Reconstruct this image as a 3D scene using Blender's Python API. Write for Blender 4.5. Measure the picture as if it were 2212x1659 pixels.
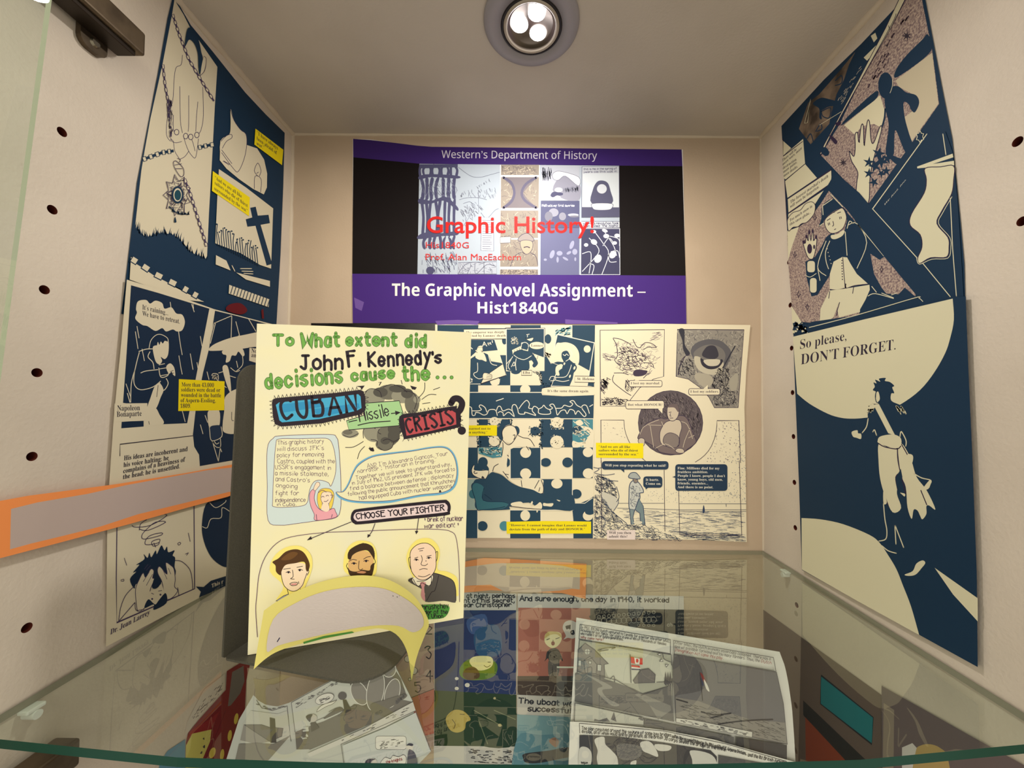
import bpy, bmesh, math, random
from mathutils import Vector, Matrix
from mathutils.geometry import tessellate_polygon
for _o in list(bpy.data.objects): bpy.data.objects.remove(_o)
SC = bpy.context.scene
COL = SC.collection
R = math.radians

# ---------------------------------------------------------------- camera, world, lights, exposure
W, H, FPX = 2212.0, 1659.0, 830.0
CX, CY = 1130.0, 850.0
cd = bpy.data.cameras.new('camera')
cd.sensor_width = 36.0
cd.lens = 36.0 * FPX / W
cd.shift_x = -(CX - W / 2) / W
cd.shift_y = (CY - H / 2) / W
cd.clip_start = 0.01
CAM = bpy.data.objects.new('camera', cd)
COL.objects.link(CAM)
CAM_LOC = Vector((0, 0, 0.56))
CAM_ROT = Matrix.Rotation(R(0.2), 3, 'Z') @ Matrix.Rotation(R(91.4), 3, 'X') @ Matrix.Rotation(R(0.5), 3, 'Z')
CAM.matrix_world = Matrix.Translation(CAM_LOC) @ CAM_ROT.to_4x4()
SC.camera = CAM

wd = bpy.data.worlds.new('room_light')
SC.world = wd
wd.use_nodes = True
wd.node_tree.nodes['Background'].inputs[0].default_value = (1.0, 0.91, 0.80, 1)
wd.node_tree.nodes['Background'].inputs[1].default_value = 0.72
LAMP_POWER = 1.35                       # watts of the ceiling spotlight (built below, with its lamp)
SC.view_settings.view_transform = 'Standard'
SC.view_settings.look = 'None'
SC.view_settings.exposure = 0.0
SC.view_settings.gamma = 1.0
SC.view_settings.use_curve_mapping = False
al = bpy.data.lights.new('room_lamp', 'AREA')      # the room's own lights, high behind the viewer
al.shape = 'RECTANGLE'; al.size = 2.4; al.size_y = 1.2; al.energy = 66.0; al.color = (1, .9, .76)
ao = bpy.data.objects.new('room_lamp', al); COL.objects.link(ao)
ao.location = (0.3, -3.2, 1.75)
ao.rotation_euler = (R(72), 0, R(5))

# ---------------------------------------------------------------- pixel helpers
def ray(px, py):
    return (CAM_ROT @ Vector(((px - CX) / FPX, -(py - CY) / FPX, -1.0)))
def hit(px, py, p0, n):
    d = ray(px, py)
    return CAM_LOC + d * ((p0 - CAM_LOC).dot(n) / d.dot(n))
def at(px, py, Y):                      # the point Y metres in front of the camera's wall of view
    d = ray(px, py)
    return CAM_LOC + d * (Y / d.y)

# ---------------------------------------------------------------- materials
def lin(c):
    c = c / 255.0
    return c / 12.92 if c <= 0.04045 else ((c + 0.055) / 1.055) ** 2.4
MATS = {}
def mat(col, rough=0.62, spec=0.3, metal=0.0):
    key = (col, rough, spec, metal)
    if key in MATS: return MATS[key]
    m = bpy.data.materials.new('surface_%d' % len(MATS)); m.use_nodes = True
    b = m.node_tree.nodes['Principled BSDF']
    b.inputs['Base Color'].default_value = (lin(col[0]), lin(col[1]), lin(col[2]), 1)
    b.inputs['Roughness'].default_value = rough
    b.inputs['Specular IOR Level'].default_value = spec
    b.inputs['Metallic'].default_value = metal
    MATS[key] = m
    return m
def noisemat(name, c1, c2, scale, rough=0.6, lo=0.4, hi=0.6, bump=0.0, spec=0.3, bscale=None, detail=3.0):
    m = bpy.data.materials.new(name); m.use_nodes = True
    nt = m.node_tree; b = nt.nodes['Principled BSDF']
    tc = nt.nodes.new('ShaderNodeTexCoord'); nz = nt.nodes.new('ShaderNodeTexNoise')
    nz.inputs['Scale'].default_value = scale; nz.inputs['Detail'].default_value = detail
    rp = nt.nodes.new('ShaderNodeValToRGB')
    rp.color_ramp.elements[0].position = lo; rp.color_ramp.elements[1].position = hi
    rp.color_ramp.elements[0].color = (lin(c1[0]), lin(c1[1]), lin(c1[2]), 1)
    rp.color_ramp.elements[1].color = (lin(c2[0]), lin(c2[1]), lin(c2[2]), 1)
    nt.links.new(tc.outputs['Object'], nz.inputs['Vector'])
    nt.links.new(nz.outputs['Fac'], rp.inputs['Fac'])
    nt.links.new(rp.outputs['Color'], b.inputs['Base Color'])
    b.inputs['Roughness'].default_value = rough
    b.inputs['Specular IOR Level'].default_value = spec
    if bump:
        n2 = nt.nodes.new('ShaderNodeTexNoise'); n2.inputs['Scale'].default_value = bscale or scale * 3
        n2.inputs['Detail'].default_value = 2
        bp = nt.nodes.new('ShaderNodeBump'); bp.inputs['Strength'].default_value = bump; bp.inputs['Distance'].default_value = 0.001
        nt.links.new(tc.outputs['Object'], n2.inputs['Vector'])
        nt.links.new(n2.outputs['Fac'], bp.inputs['Height']); nt.links.new(bp.outputs['Normal'], b.inputs['Normal'])
    return m
def glassmat(name, tint, gain=1.0, base=0.04):
    # thin clear sheet: straight transmission plus a mirror that grows at grazing angles
    m = bpy.data.materials.new(name); m.use_nodes = True
    nt = m.node_tree; nt.nodes.clear()
    out = nt.nodes.new('ShaderNodeOutputMaterial'); mx = nt.nodes.new('ShaderNodeMixShader')
    tr = nt.nodes.new('ShaderNodeBsdfTransparent'); gl = nt.nodes.new('ShaderNodeBsdfGlossy')
    tr.inputs[0].default_value = (*tint, 1); gl.inputs['Roughness'].default_value = 0.0
    gl.inputs['Color'].default_value = (0.95, 1, 0.97, 1)
    ge = nt.nodes.new('ShaderNodeNewGeometry'); dt = nt.nodes.new('ShaderNodeVectorMath'); dt.operation = 'DOT_PRODUCT'
    nt.links.new(ge.outputs['Normal'], dt.inputs[0]); nt.links.new(ge.outputs['Incoming'], dt.inputs[1])
    def mth(op, a, b=None):
        n = nt.nodes.new('ShaderNodeMath'); n.operation = op
        for i, v in enumerate((a, b)):
            if v is None: continue
            if isinstance(v, (int, float)): n.inputs[i].default_value = v
            else: nt.links.new(v, n.inputs[i])
        return n.outputs[0]
    c = mth('ABSOLUTE', dt.outputs['Value'])
    f = mth('POWER', mth('SUBTRACT', 1.0, c), 5.0)
    f = mth('MULTIPLY', mth('ADD', mth('MULTIPLY', f, 1 - base), base), gain)
    f = mth('MINIMUM', f, 0.9)
    nt.links.new(f, mx.inputs[0]); nt.links.new(tr.outputs[0], mx.inputs[1]); nt.links.new(gl.outputs[0], mx.inputs[2])
    nt.links.new(mx.outputs[0], out.inputs[0])
    return m
def clearmat(name, tint):
    m = bpy.data.materials.new(name); m.use_nodes = True
    nt = m.node_tree; nt.nodes.clear()
    out = nt.nodes.new('ShaderNodeOutputMaterial'); tr = nt.nodes.new('ShaderNodeBsdfTransparent')
    tr.inputs[0].default_value = (*tint, 1); nt.links.new(tr.outputs[0], out.inputs[0])
    return m
def emat(name, col, s):
    m = bpy.data.materials.new(name); m.use_nodes = True
    nt = m.node_tree; nt.nodes.clear()
    out = nt.nodes.new('ShaderNodeOutputMaterial'); e = nt.nodes.new('ShaderNodeEmission')
    e.inputs[0].default_value = (*col, 1); e.inputs[1].default_value = s
    nt.links.new(e.outputs[0], out.inputs[0]); return m

# ---------------------------------------------------------------- object helpers
def tag(o, label=None, cat=None, group=None, kind=None):
    if label: o['label'] = label
    if cat: o['category'] = cat
    if group: o['group'] = group
    if kind: o['kind'] = kind
    return o
def link(name, me, parent=None):
    o = bpy.data.objects.new(name, me); COL.objects.link(o)
    if parent is not None: o.parent = parent
    return o
def bm_obj(name, bm, mats, parent=None, smooth=False):
    me = bpy.data.meshes.new(name); bm.normal_update(); bm.to_mesh(me); bm.free()
    for m in (mats if isinstance(mats, (list, tuple)) else [mats]): me.materials.append(m)
    if smooth:
        for p in me.polygons: p.use_smooth = True
    return link(name, me, parent)
def empty(name, loc):
    o = bpy.data.objects.new(name, None); o.empty_display_size = 0.02; COL.objects.link(o); o.location = loc
    return o
def reparent(root, *obs):               # parts are modelled in world space; keep them there under their thing
    for o in obs:
        o.parent = root
        o.matrix_parent_inverse = Matrix.Translation(root.location).inverted()
def box_bm(x0, x1, y0, y1, z0, z1, bevel=0.0, seg=2):
    bm = bmesh.new(); bmesh.ops.create_cube(bm, size=1)
    for v in bm.verts:
        v.co = Vector((x0 if v.co.x < 0 else x1, y0 if v.co.y < 0 else y1, z0 if v.co.z < 0 else z1))
    if bevel: bmesh.ops.bevel(bm, geom=bm.edges[:], offset=bevel, segments=seg, profile=0.5, affect='EDGES')
    return bm
def lathe_bm(prof, n=48, cx=0, cy=0):   # profile of (radius, z) turned about the vertical
    bm = bmesh.new(); rings = []
    for r, z in prof:
        rings.append([bm.verts.new((cx + r * math.cos(2 * math.pi * k / n), cy + r * math.sin(2 * math.pi * k / n), z)) for k in range(n)])
    for a, b in zip(rings, rings[1:]):
        for k in range(n): bm.faces.new((a[k], a[(k + 1) % n], b[(k + 1) % n], b[k]))
    return bm
def prism_bm(pts, off):                 # polygon of 3D points thickened by the vector off
    bm = bmesh.new(); off = Vector(off)
    a = [bm.verts.new(p) for p in pts]; b = [bm.verts.new(Vector(p) + off) for p in pts]
    n = len(pts)
    for t in tessellate_polygon([[Vector(p) for p in pts]]):
        bm.faces.new([a[i] for i in t]); bm.faces.new([b[i] for i in reversed(t)])
    for i in range(n): bm.faces.new((a[i], a[(i + 1) % n], b[(i + 1) % n], b[i]))
    bmesh.ops.recalc_face_normals(bm, faces=bm.faces[:])
    return bm

# ---------------------------------------------------------------- the cabinet: walls, ceiling, floor, shelf
D = 0.502
XL = (at(628, 500, D)).x
XR = (at(1646, 740, D)).x
ZT = (at(1140, 293, D)).z
ZS = (at(1330, 1186, D)).z             # top of the glass shelf
YF = 0.200                             # front edge of the shelf
print('ROOM', XL, XR, ZT, ZS)
YB = 0.19                              # where the cabinet sides end at the front
M_wall = noisemat('painted_wall', (206, 194, 178), (214, 202, 186), 9, 0.55, bump=0.22, bscale=420)
M_back = noisemat('painted_back', (188, 168, 144), (196, 176, 152), 7, 0.6, bump=0.15, bscale=420)
M_ceil = noisemat('painted_ceiling', (190, 180, 166), (198, 188, 174), 7, 0.6, bump=0.15, bscale=420)
M_hole = mat((92, 34, 22), 0.7)
T = 0.018
def shell(name, x0, x1, y0, y1, z0, z1, m):
    return tag(bm_obj(name, box_bm(x0, x1, y0, y1, z0, z1), m), kind='structure')
def holes(wall, pts, x):
    bm = bmesh.new()
    for px, py in pts:
        p = hit(px, py, Vector((x, 0, 0)), Vector((1, 0, 0)))
        bmesh.ops.create_cone(bm, cap_ends=True, segments=24, radius1=.0029, radius2=.0029, depth=.02,
                              matrix=Matrix.Translation((x, p.y, p.z)) @ Matrix.Rotation(R(90), 4, 'Y'))
    cut = bm_obj('cutter', bm, M_hole)
    md = wall.modifiers.new('b', 'BOOLEAN'); md.object = cut; md.operation = 'DIFFERENCE'; md.solver = 'EXACT'
    md.material_mode = 'TRANSFER'
    bpy.context.view_layer.update()
    me = bpy.data.meshes.new_from_object(wall.evaluated_get(bpy.context.evaluated_depsgraph_get()))
    wall.modifiers.clear(); wall.data = me
    bpy.data.objects.remove(cut)
YW = 0.17
wl = shell('wall_left', XL - T, XL, YW, D + T, 0, ZT + T, M_wall)
wr = shell('wall_right', XR, XR + T, YW, D + T, 0, ZT + T, M_wall)
shell('wall_back', XL, XR, D, D + T, 0, ZT, M_back)
shell('ceiling', XL, XR, YW, D + T, ZT, ZT + T, M_ceil)
shell('floor', XL - T, XR + T, YW, D + T, -T, 0, mat((150, 138, 122), .5))
holes(wl, [(134, 285), (113, 453), (96, 626), (80, 805), (69, 986), (62, 1168), (58, 1356)], XL)
holes(wr, [(1704, 566), (1707, 659), (1710, 752), (1712, 848), (1714, 943), (1716, 1042), (1718, 1140), (1721, 1307), (1723, 1408), (1725, 1509),
           (2198, 306), (2208, 478)], XR)
# caulk beads where the walls meet the ceiling and the back
def bead(name, a, b, r, m):
    a = Vector(a); b = Vector(b); bm = bmesh.new(); n = 40; k = 8
    d = (b - a).normalized(); u = d.orthogonal().normalized(); w = d.cross(u); rng = random.Random(name)
    rings = []
    for i in range(n + 1):
        c = a.lerp(b, i / n); rr = r * rng.uniform(.75, 1.2)
        rings.append([bm.verts.new(c + (u * math.cos(2 * math.pi * j / k) + w * math.sin(2 * math.pi * j / k)) * rr) for j in range(k)])
    for p, q in zip(rings, rings[1:]):
        for j in range(k): bm.faces.new((p[j], p[(j + 1) % k], q[(j + 1) % k], q[j]))
    return tag(bm_obj(name, bm, m, smooth=True), kind='structure')
M_caulk = mat((204, 190, 168), .5)
bead('trim_1', (XL, D, ZT), (XR, D, ZT), .0022, M_caulk)
bead('trim_2', (XL, YW, ZT), (XL, D, ZT), .004, M_caulk)
bead('trim_3', (XR, YW, ZT), (XR, D, ZT), .004, M_caulk)
bead('trim_4', (XL, D, ZS), (XL, D, ZT), .003, M_caulk)
bead('trim_5', (XR, D, ZS), (XR, D, ZT), .0018, M_caulk)

# glass shelf: a plate with a faintly bowed green front edge
M_gtop = glassmat('shelf_glass_face', (0.93, 0.95, 0.91), 1.5)
M_gbot = clearmat('shelf_glass_under', (0.93, 0.97, 0.94))
M_gedge = mat((6, 60, 46), .3, .2)
TH = 0.005
bm = bmesh.new(); n = 24; top = []; bot = []
g = 0.0015
def onshelf(px, py):
    d = ray(px, py); p = CAM_LOC + d * ((ZS - CAM_LOC.z) / d.z); return p.x, p.y
bow = [onshelf(*q) for q in ((0, 1597), (380, 1636), (700, 1647), (1100, 1652), (1500, 1651), (1850, 1642), (2212, 1608))]
fr = []
for i in range(n + 1):
    x = XL + g + (XR - XL - 2 * g) * i / n; k = 0
    while k < len(bow) - 2 and x > bow[k + 1][0]: k += 1
    (xa, ya), (xb, yb) = bow[k], bow[k + 1]
    fr.append((x, ya + (yb - ya) * (x - xa) / (xb - xa)))
outl = fr + [(XR - g, D - g), (XL + g, D - g)]
top = [bm.verts.new((x, y, ZS)) for x, y in outl]; bot = [bm.verts.new((x, y, ZS - TH)) for x, y in outl]
f = bm.faces.new(top); f.material_index = 0
f = bm.faces.new(list(reversed(bot))); f.material_index = 1
for i in range(len(outl)):
    f = bm.faces.new((top[i], bot[i], bot[(i + 1) % len(outl)], top[(i + 1) % len(outl)])); f.material_index = 2 if i < n else 3
bmesh.ops.recalc_face_normals(bm, faces=bm.faces[:])
tag(bm_obj('glass_shelf', bm, [M_gtop, M_gbot, M_gedge, mat((128, 128, 108), .3, .5)]), 'clear glass shelf with green front edge spanning the display cabinet', 'shelf')
M_pin = mat((225, 228, 222), .2, .6)
pins = [('under the left front of the glass shelf', XL, 1, .245), ('under the left back of the glass shelf', XL, 1, .455),
        ('under the right front of the glass shelf', XR, -1, .206), ('under the right back of the glass shelf', XR, -1, .455)]
for lab, x, s, y in pins:
    root = empty('shelf_pin', (x, y, ZS - TH))
    a, b = sorted((x, x + s * .007))
    o1 = bm_obj('support_tab', box_bm(a, b, y - .005, y + .005, ZS - TH - .0028, ZS - TH - .0002, .0008), M_pin)
    bm2 = bmesh.new()
    bmesh.ops.create_cone(bm2, cap_ends=True, segments=20, radius1=.0027, radius2=.0027, depth=.008,
                          matrix=Matrix.Translation((x + s * .0036, y, ZS - TH - .0052)) @ Matrix.Rotation(R(90), 4, 'Y'))
    o2 = bm_obj('peg', bm2, M_pin)
    reparent(root, o1, o2)
    tag(root, 'clear plastic shelf pin ' + lab, 'shelf pin', 'shelf pins under the glass')

# recessed LED spotlight
LC = hit(1148, 50, Vector((0, 0, ZT)), Vector((0, 0, 1)))
sp = empty('ceiling_spotlight', (LC.x, LC.y, ZT))
rO, rI = .0445, .0275
M_ring = mat((150, 145, 148), .42, .5)
M_chrome = mat((122, 112, 104), .35, .5, 1.0)
M_dark = mat((26, 22, 24), .4)
parts = []
parts.append(bm_obj('trim_ring', lathe_bm([(rO, ZT - .0001), (rO, ZT - .0016), (rO - .0015, ZT - .0030), (rI + .0012, ZT - .0042), (rI + .0012, ZT - .0001)], 64, LC.x, LC.y), M_ring, smooth=True))
parts.append(bm_obj('bezel', lathe_bm([(rI + .0013, ZT - .0041), (rI + .0006, ZT - .0048), (rI - .0012, ZT - .0048), (rI - .0014, ZT - .0012)], 64, LC.x, LC.y), M_dark, smooth=True))
parts.append(bm_obj('inner_rim', lathe_bm([(rI - .0014, ZT - .0046), (rI - .0024, ZT - .0058), (rI - .0046, ZT - .0050), (rI - .0050, ZT - .0010)], 64, LC.x, LC.y), mat((168, 156, 140), .35, .5), smooth=True))
refl = bm_obj('reflector_cup', lathe_bm([(rI - .0050, ZT - .0046), (rI - .0055, ZT - .0034), (rI - .0060, ZT - .0038), (rI - .0065, ZT - .0018), (rI - .0070, ZT - .0022), (rI - .0076, ZT - .0004), (.0001, ZT - .0003)], 64, LC.x, LC.y), M_chrome, smooth=True)
parts.append(refl)
M_led = emat('led_light', (1.0, .97, 1.0), 14.0)
for k in range(3):
    a = R(55 + 120 * k)
    cx, cy = LC.x + .0110 * math.cos(a), LC.y + .0110 * math.sin(a)
    parts.append(bm_obj('led_lens', lathe_bm([(.0078, ZT - .0004), (.0078, ZT - .0010), (.0062, ZT - .0018), (.0036, ZT - .0022), (.0001, ZT - .0024)], 32, cx, cy), M_led, smooth=True))
reparent(sp, *parts)
tag(sp, 'round recessed spotlight with grey ring and three white LEDs in the ceiling', 'ceiling light')
ld = bpy.data.lights.new('spotlight_lamp', 'AREA'); ld.shape = 'DISK'; ld.size = .04; ld.energy = LAMP_POWER; ld.color = (1.0, .95, .88)
lo = bpy.data.objects.new('spotlight_lamp', ld); COL.objects.link(lo)
lo.location = (LC.x, LC.y, ZT - .007); lo.parent = sp; lo.matrix_parent_inverse = Matrix.Translation(sp.location).inverted()

# bronze hinge arms on the left wall, and the open glass door
M_brz = noisemat('bronze_metal', (84, 72, 58), (104, 90, 72), 60, .35, spec=.5)
M_brz.node_tree.nodes['Principled BSDF'].inputs['Metallic'].default_value = .75
M_brzd = mat((52, 44, 36), .35, .5, .7)
M_steel = mat((150, 140, 122), .25, .5, .9)
def hinge(zc, y0, y1, label, flip):
    root = empty('cabinet_hinge', (XL, y0, zc)); ps = []
    e = .0004
    ps.append(bm_obj('arm', box_bm(XL + .004, XL + .021, y0, y1, zc - .009, zc + .009, .002, 3), M_brz))
    ps.append(bm_obj('arm_channel', box_bm(XL + .0035, XL + .0175, y0 + .002, y1 - .004, zc - .0120, zc - .0087, .0008), M_brzd))
    # mounting plate: a rounded tab flat on the wall, and the screws through it
    zt = zc - .023 * flip
    pts = []
    ya, yb = y0 + (y1 - y0) * .67, y0 + (y1 - y0) * .87
    za, zb = sorted((zc, zt)); rr = .006
    for cy, cz, a0 in ((yb - rr, zb - rr, 0), (ya + rr, zb - rr, 90), (ya + rr, za + rr, 180), (yb - rr, za + rr, 270)):
        for k in range(5):
            a = R(a0 + k * 22.5); pts.append((XL + e, cy + rr * math.cos(a), cz + rr * math.sin(a)))
    pl = bm_obj('mounting_plate', prism_bm(pts, (.0035, 0, 0)), M_brz); ps.append(pl)
    for zz in (zt + .0065 * flip,):
        b = bmesh.new()
        bmesh.ops.create_cone(b, cap_ends=True, segments=20, radius1=.0032, radius2=.0024, depth=.0018,
                              matrix=Matrix.Translation((XL + .0046, (ya + yb) / 2, zz)) @ Matrix.Rotation(R(90), 4, 'Y'))
        scr = bm_obj('screw', b, M_steel)
    b = bmesh.new()
    bmesh.ops.create_cone(b, cap_ends=True, segments=24, radius1=.010, radius2=.010, depth=.013, matrix=Matrix.Translation((XL + .0185, y0 - .004, zc)) @ Matrix.Rotation(R(90), 4, 'Y'))
    ps.append(bm_obj('hinge_cup', b, M_brz))
    reparent(root, *ps)
    bpy.context.view_layer.update()
    scr.parent = pl; scr.matrix_parent_inverse = pl.matrix_world.inverted()
    tag(root, label, 'hinge')
hinge(hit(215, 30, Vector((XL + .012, 0, 0)), Vector((1, 0, 0))).z, .200, .285, 'bronze cabinet hinge high on the left wall near the ceiling', 1)
hinge(hit(120, 1640, Vector((XL + .012, 0, 0)), Vector((1, 0, 0))).z, .203, .258, 'bronze cabinet hinge low on the left wall below the glass shelf front', 1)
M_door = glassmat('door_glass_face', (0.95, 0.98, 0.95), 1.0)
M_dedge = mat((178, 184, 160), .5, .2)
dr = empty('glass_door', (XL + .020, .188, 0.03))
xt_, xb_ = at(112, 0, .199), at(4, 800, .199); LEAN = (xt_.x - xb_.x) / (xt_.z - xb_.z); xd = xb_.x + (CAM_LOC.z - xb_.z) * LEAN
bm = box_bm(xd - .003, xd, -.16, .199, 0.03, ZT + .05)
bm.faces.ensure_lookup_table(); bm.normal_update()
for v in bm.verts: v.co.x += (v.co.z - CAM_LOC.z) * LEAN
for f in bm.faces:
    f.material_index = 0 if f.normal.x > .9 else (1 if f.normal.x < -.9 else 2)
d1 = bm_obj('pane', bm, [M_door, M_gbot, M_dedge])
dr.location = (xd, .2, 0.03); reparent(dr, d1)
tag(dr, 'frameless clear glass cabinet door swung open at the far left edge', 'door')

# ---------------------------------------------------------------- printed and drawn paper
GL = {}
for _s in '''a ~45,36,16,04,03,12,32,44 46,42
b 09,02 ~05,26,45,43,22,03
c ~45,26,05,03,22,43
d ~44,26,05,03,22,43 49,42
e ~04,44,45,26,05,03,22,43
f ~49,39,28,22 06,46
g ~45,26,05,03,22,44 ~46,41,20,01
h 09,02 ~05,26,45,42
i 16,12 18,19
j ~36,31,10,01 38,39
k 09,02 46,04,42
l 19,12
m 06,02 ~05,16,35,32 ~35,46,65,62
n 06,02 ~05,26,45,42
o ~26,05,03,22,43,45,26
p 06,00 ~05,26,45,43,22,03
q ~45,26,05,03,22,43 46,40,51
r 06,02 ~04,26,36,45
s ~46,26,05,34,43,22,03
t 19,13,22,32 06,36
u ~06,03,12,32,44 46,42
v 06,22,46
w 06,12,35,52,66
x 06,42 46,02
y 06,23 46,00
z 06,46,02,42
A 02,39,62 14,54
B 09,02 ~09,39,48,36,06 ~06,46,54,42,02
C ~58,39,07,04,22,53
D 09,02 ~09,48,56,44,02
E 59,09,02,52 06,46
F 59,09,02 06,46
G ~58,39,07,04,22,53,55 35,55
H 09,02 59,52 06,56
I 09,49 29,22 02,42
J 19,59 ~39,33,22,03
K 09,02 59,05,52
L 09,02,52
M 02,09,35,69,62
N 02,09,52,59
O ~39,07,04,32,54,57,39
P 02,09 ~09,49,57,46,05
Q ~39,07,04,32,54,57,39 43,62
R 02,09 ~09,49,57,46,05 25,52
S ~58,39,07,35,53,22,03
T 09,69 39,32
U ~09,04,22,42,54,59
V 09,32,69
W 09,22,46,62,89
X 09,52 59,02
Y 09,36,69 36,32
Z 09,59,02,52
0 ~29,07,04,22,44,47,29
1 08,19,12
2 ~08,29,47,35,02 02,42
3 ~08,29,48,26,44,22,03
4 39,05,55 39,32
5 49,09,06 ~06,36,44,22,03
6 ~48,05,03,22,44,25,04
7 09,49,12
8 ~29,08,26,44,22,04,26,48,29
9 ~48,29,07,26,48 48,42
. 12,13
, 13,01
' 19,17
" 09,07 29,27
- 05,35
! 19,15 12,13
? ~08,29,47,25,24 22,23
: 15,16 12,13
* 16,36 28,24 17,35
; 15,16 13,01
\u00b7 15,16'''.split('\n'):
    _k = _s.split(' ')
    GL[_k[0].encode().decode('unicode_escape') if _k[0].startswith('\\') else _k[0]] = [(t[0] == '~', [(int(q[0]), int(q[1])) for q in t.lstrip('~').split(',')]) for t in _k[1:]]

def smooth(p, closed=False, n=4):
    if len(p) < 3: return p
    out = []; m = len(p)
    for i in range(m if closed else m - 1):
        if closed: a, b, c, d = p[(i - 1) % m], p[i], p[(i + 1) % m], p[(i + 2) % m]
        else: a, b, c, d = p[max(i - 1, 0)], p[i], p[i + 1], p[min(i + 2, m - 1)]
        for k in range(n):
            t = k / n; t2 = t * t; t3 = t2 * t
            out.append(tuple(.5 * (2 * b[j] + (c[j] - a[j]) * t + (2 * a[j] - 5 * b[j] + 4 * c[j] - d[j]) * t2 + (3 * b[j] - a[j] - 3 * c[j] + d[j]) * t3) for j in (0, 1)))
    if not closed: out.append(p[-1])
    return out

VIEW = [0.0, 0.0, 1.0]
def V(ox=0, oy=0, s=1.0): VIEW[:] = [ox, oy, s]
def P(s):                               # "x,y x,y" in the current view -> picture points
    if isinstance(s, str): s = [tuple(map(float, q.split(','))) for q in s.split()]
    return [(VIEW[0] + x / VIEW[2], VIEW[1] + y / VIEW[2]) for x, y in s]

class Plane:                            # a flat sheet standing somewhere in the cabinet
    def __init__(s, p0, n, base=0.0):
        s.p0 = Vector(p0); s.n = Vector(n).normalized(); s.base = base
        if (CAM_LOC - s.p0).dot(s.n) < 0: s.n = -s.n
    def pt(s, px, py, off): return hit(px, py, s.p0 + s.n * (s.base + off), s.n)
class Curl:                             # a sheet that bends: depth given as a function of the place on it
    def __init__(s, f): s.f = f
    def pt(s, px, py, off):
        Y = s.f(px, py); p = at(px, py, Y); d = (p - CAM_LOC); return p - d * (off / d.length)

TEXTS = []; PARTS = []
STEP = 4e-6
class Part:
    def __init__(s, sheet, name, label=None, parent=None):
        s.sheet = sheet; s.name = name; s.label = label; s.v = []; s.f = []; s.mi = []; s.mats = []; s.parent = parent
        s.obj = None; PARTS.append(s)
    def m(s, c):
        mm = c if not isinstance(c, tuple) else mat(c, s.sheet.rough, s.sheet.spec)
        if mm not in s.mats: s.mats.append(mm)
        return s.mats.index(mm)
    def add(s, pts, faces, c, layer):
        b = len(s.v); off = s.sheet.thick + layer * STEP * (16 if s.sheet.curved else 1) + (.0004 if s.sheet.curved else 0)
        s.v += [s.sheet.surf.pt(x, y, off) for x, y in pts]
        k = s.m(c)
        for f in faces: s.f.append(tuple(b + i for i in f)); s.mi.append(k)

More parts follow.
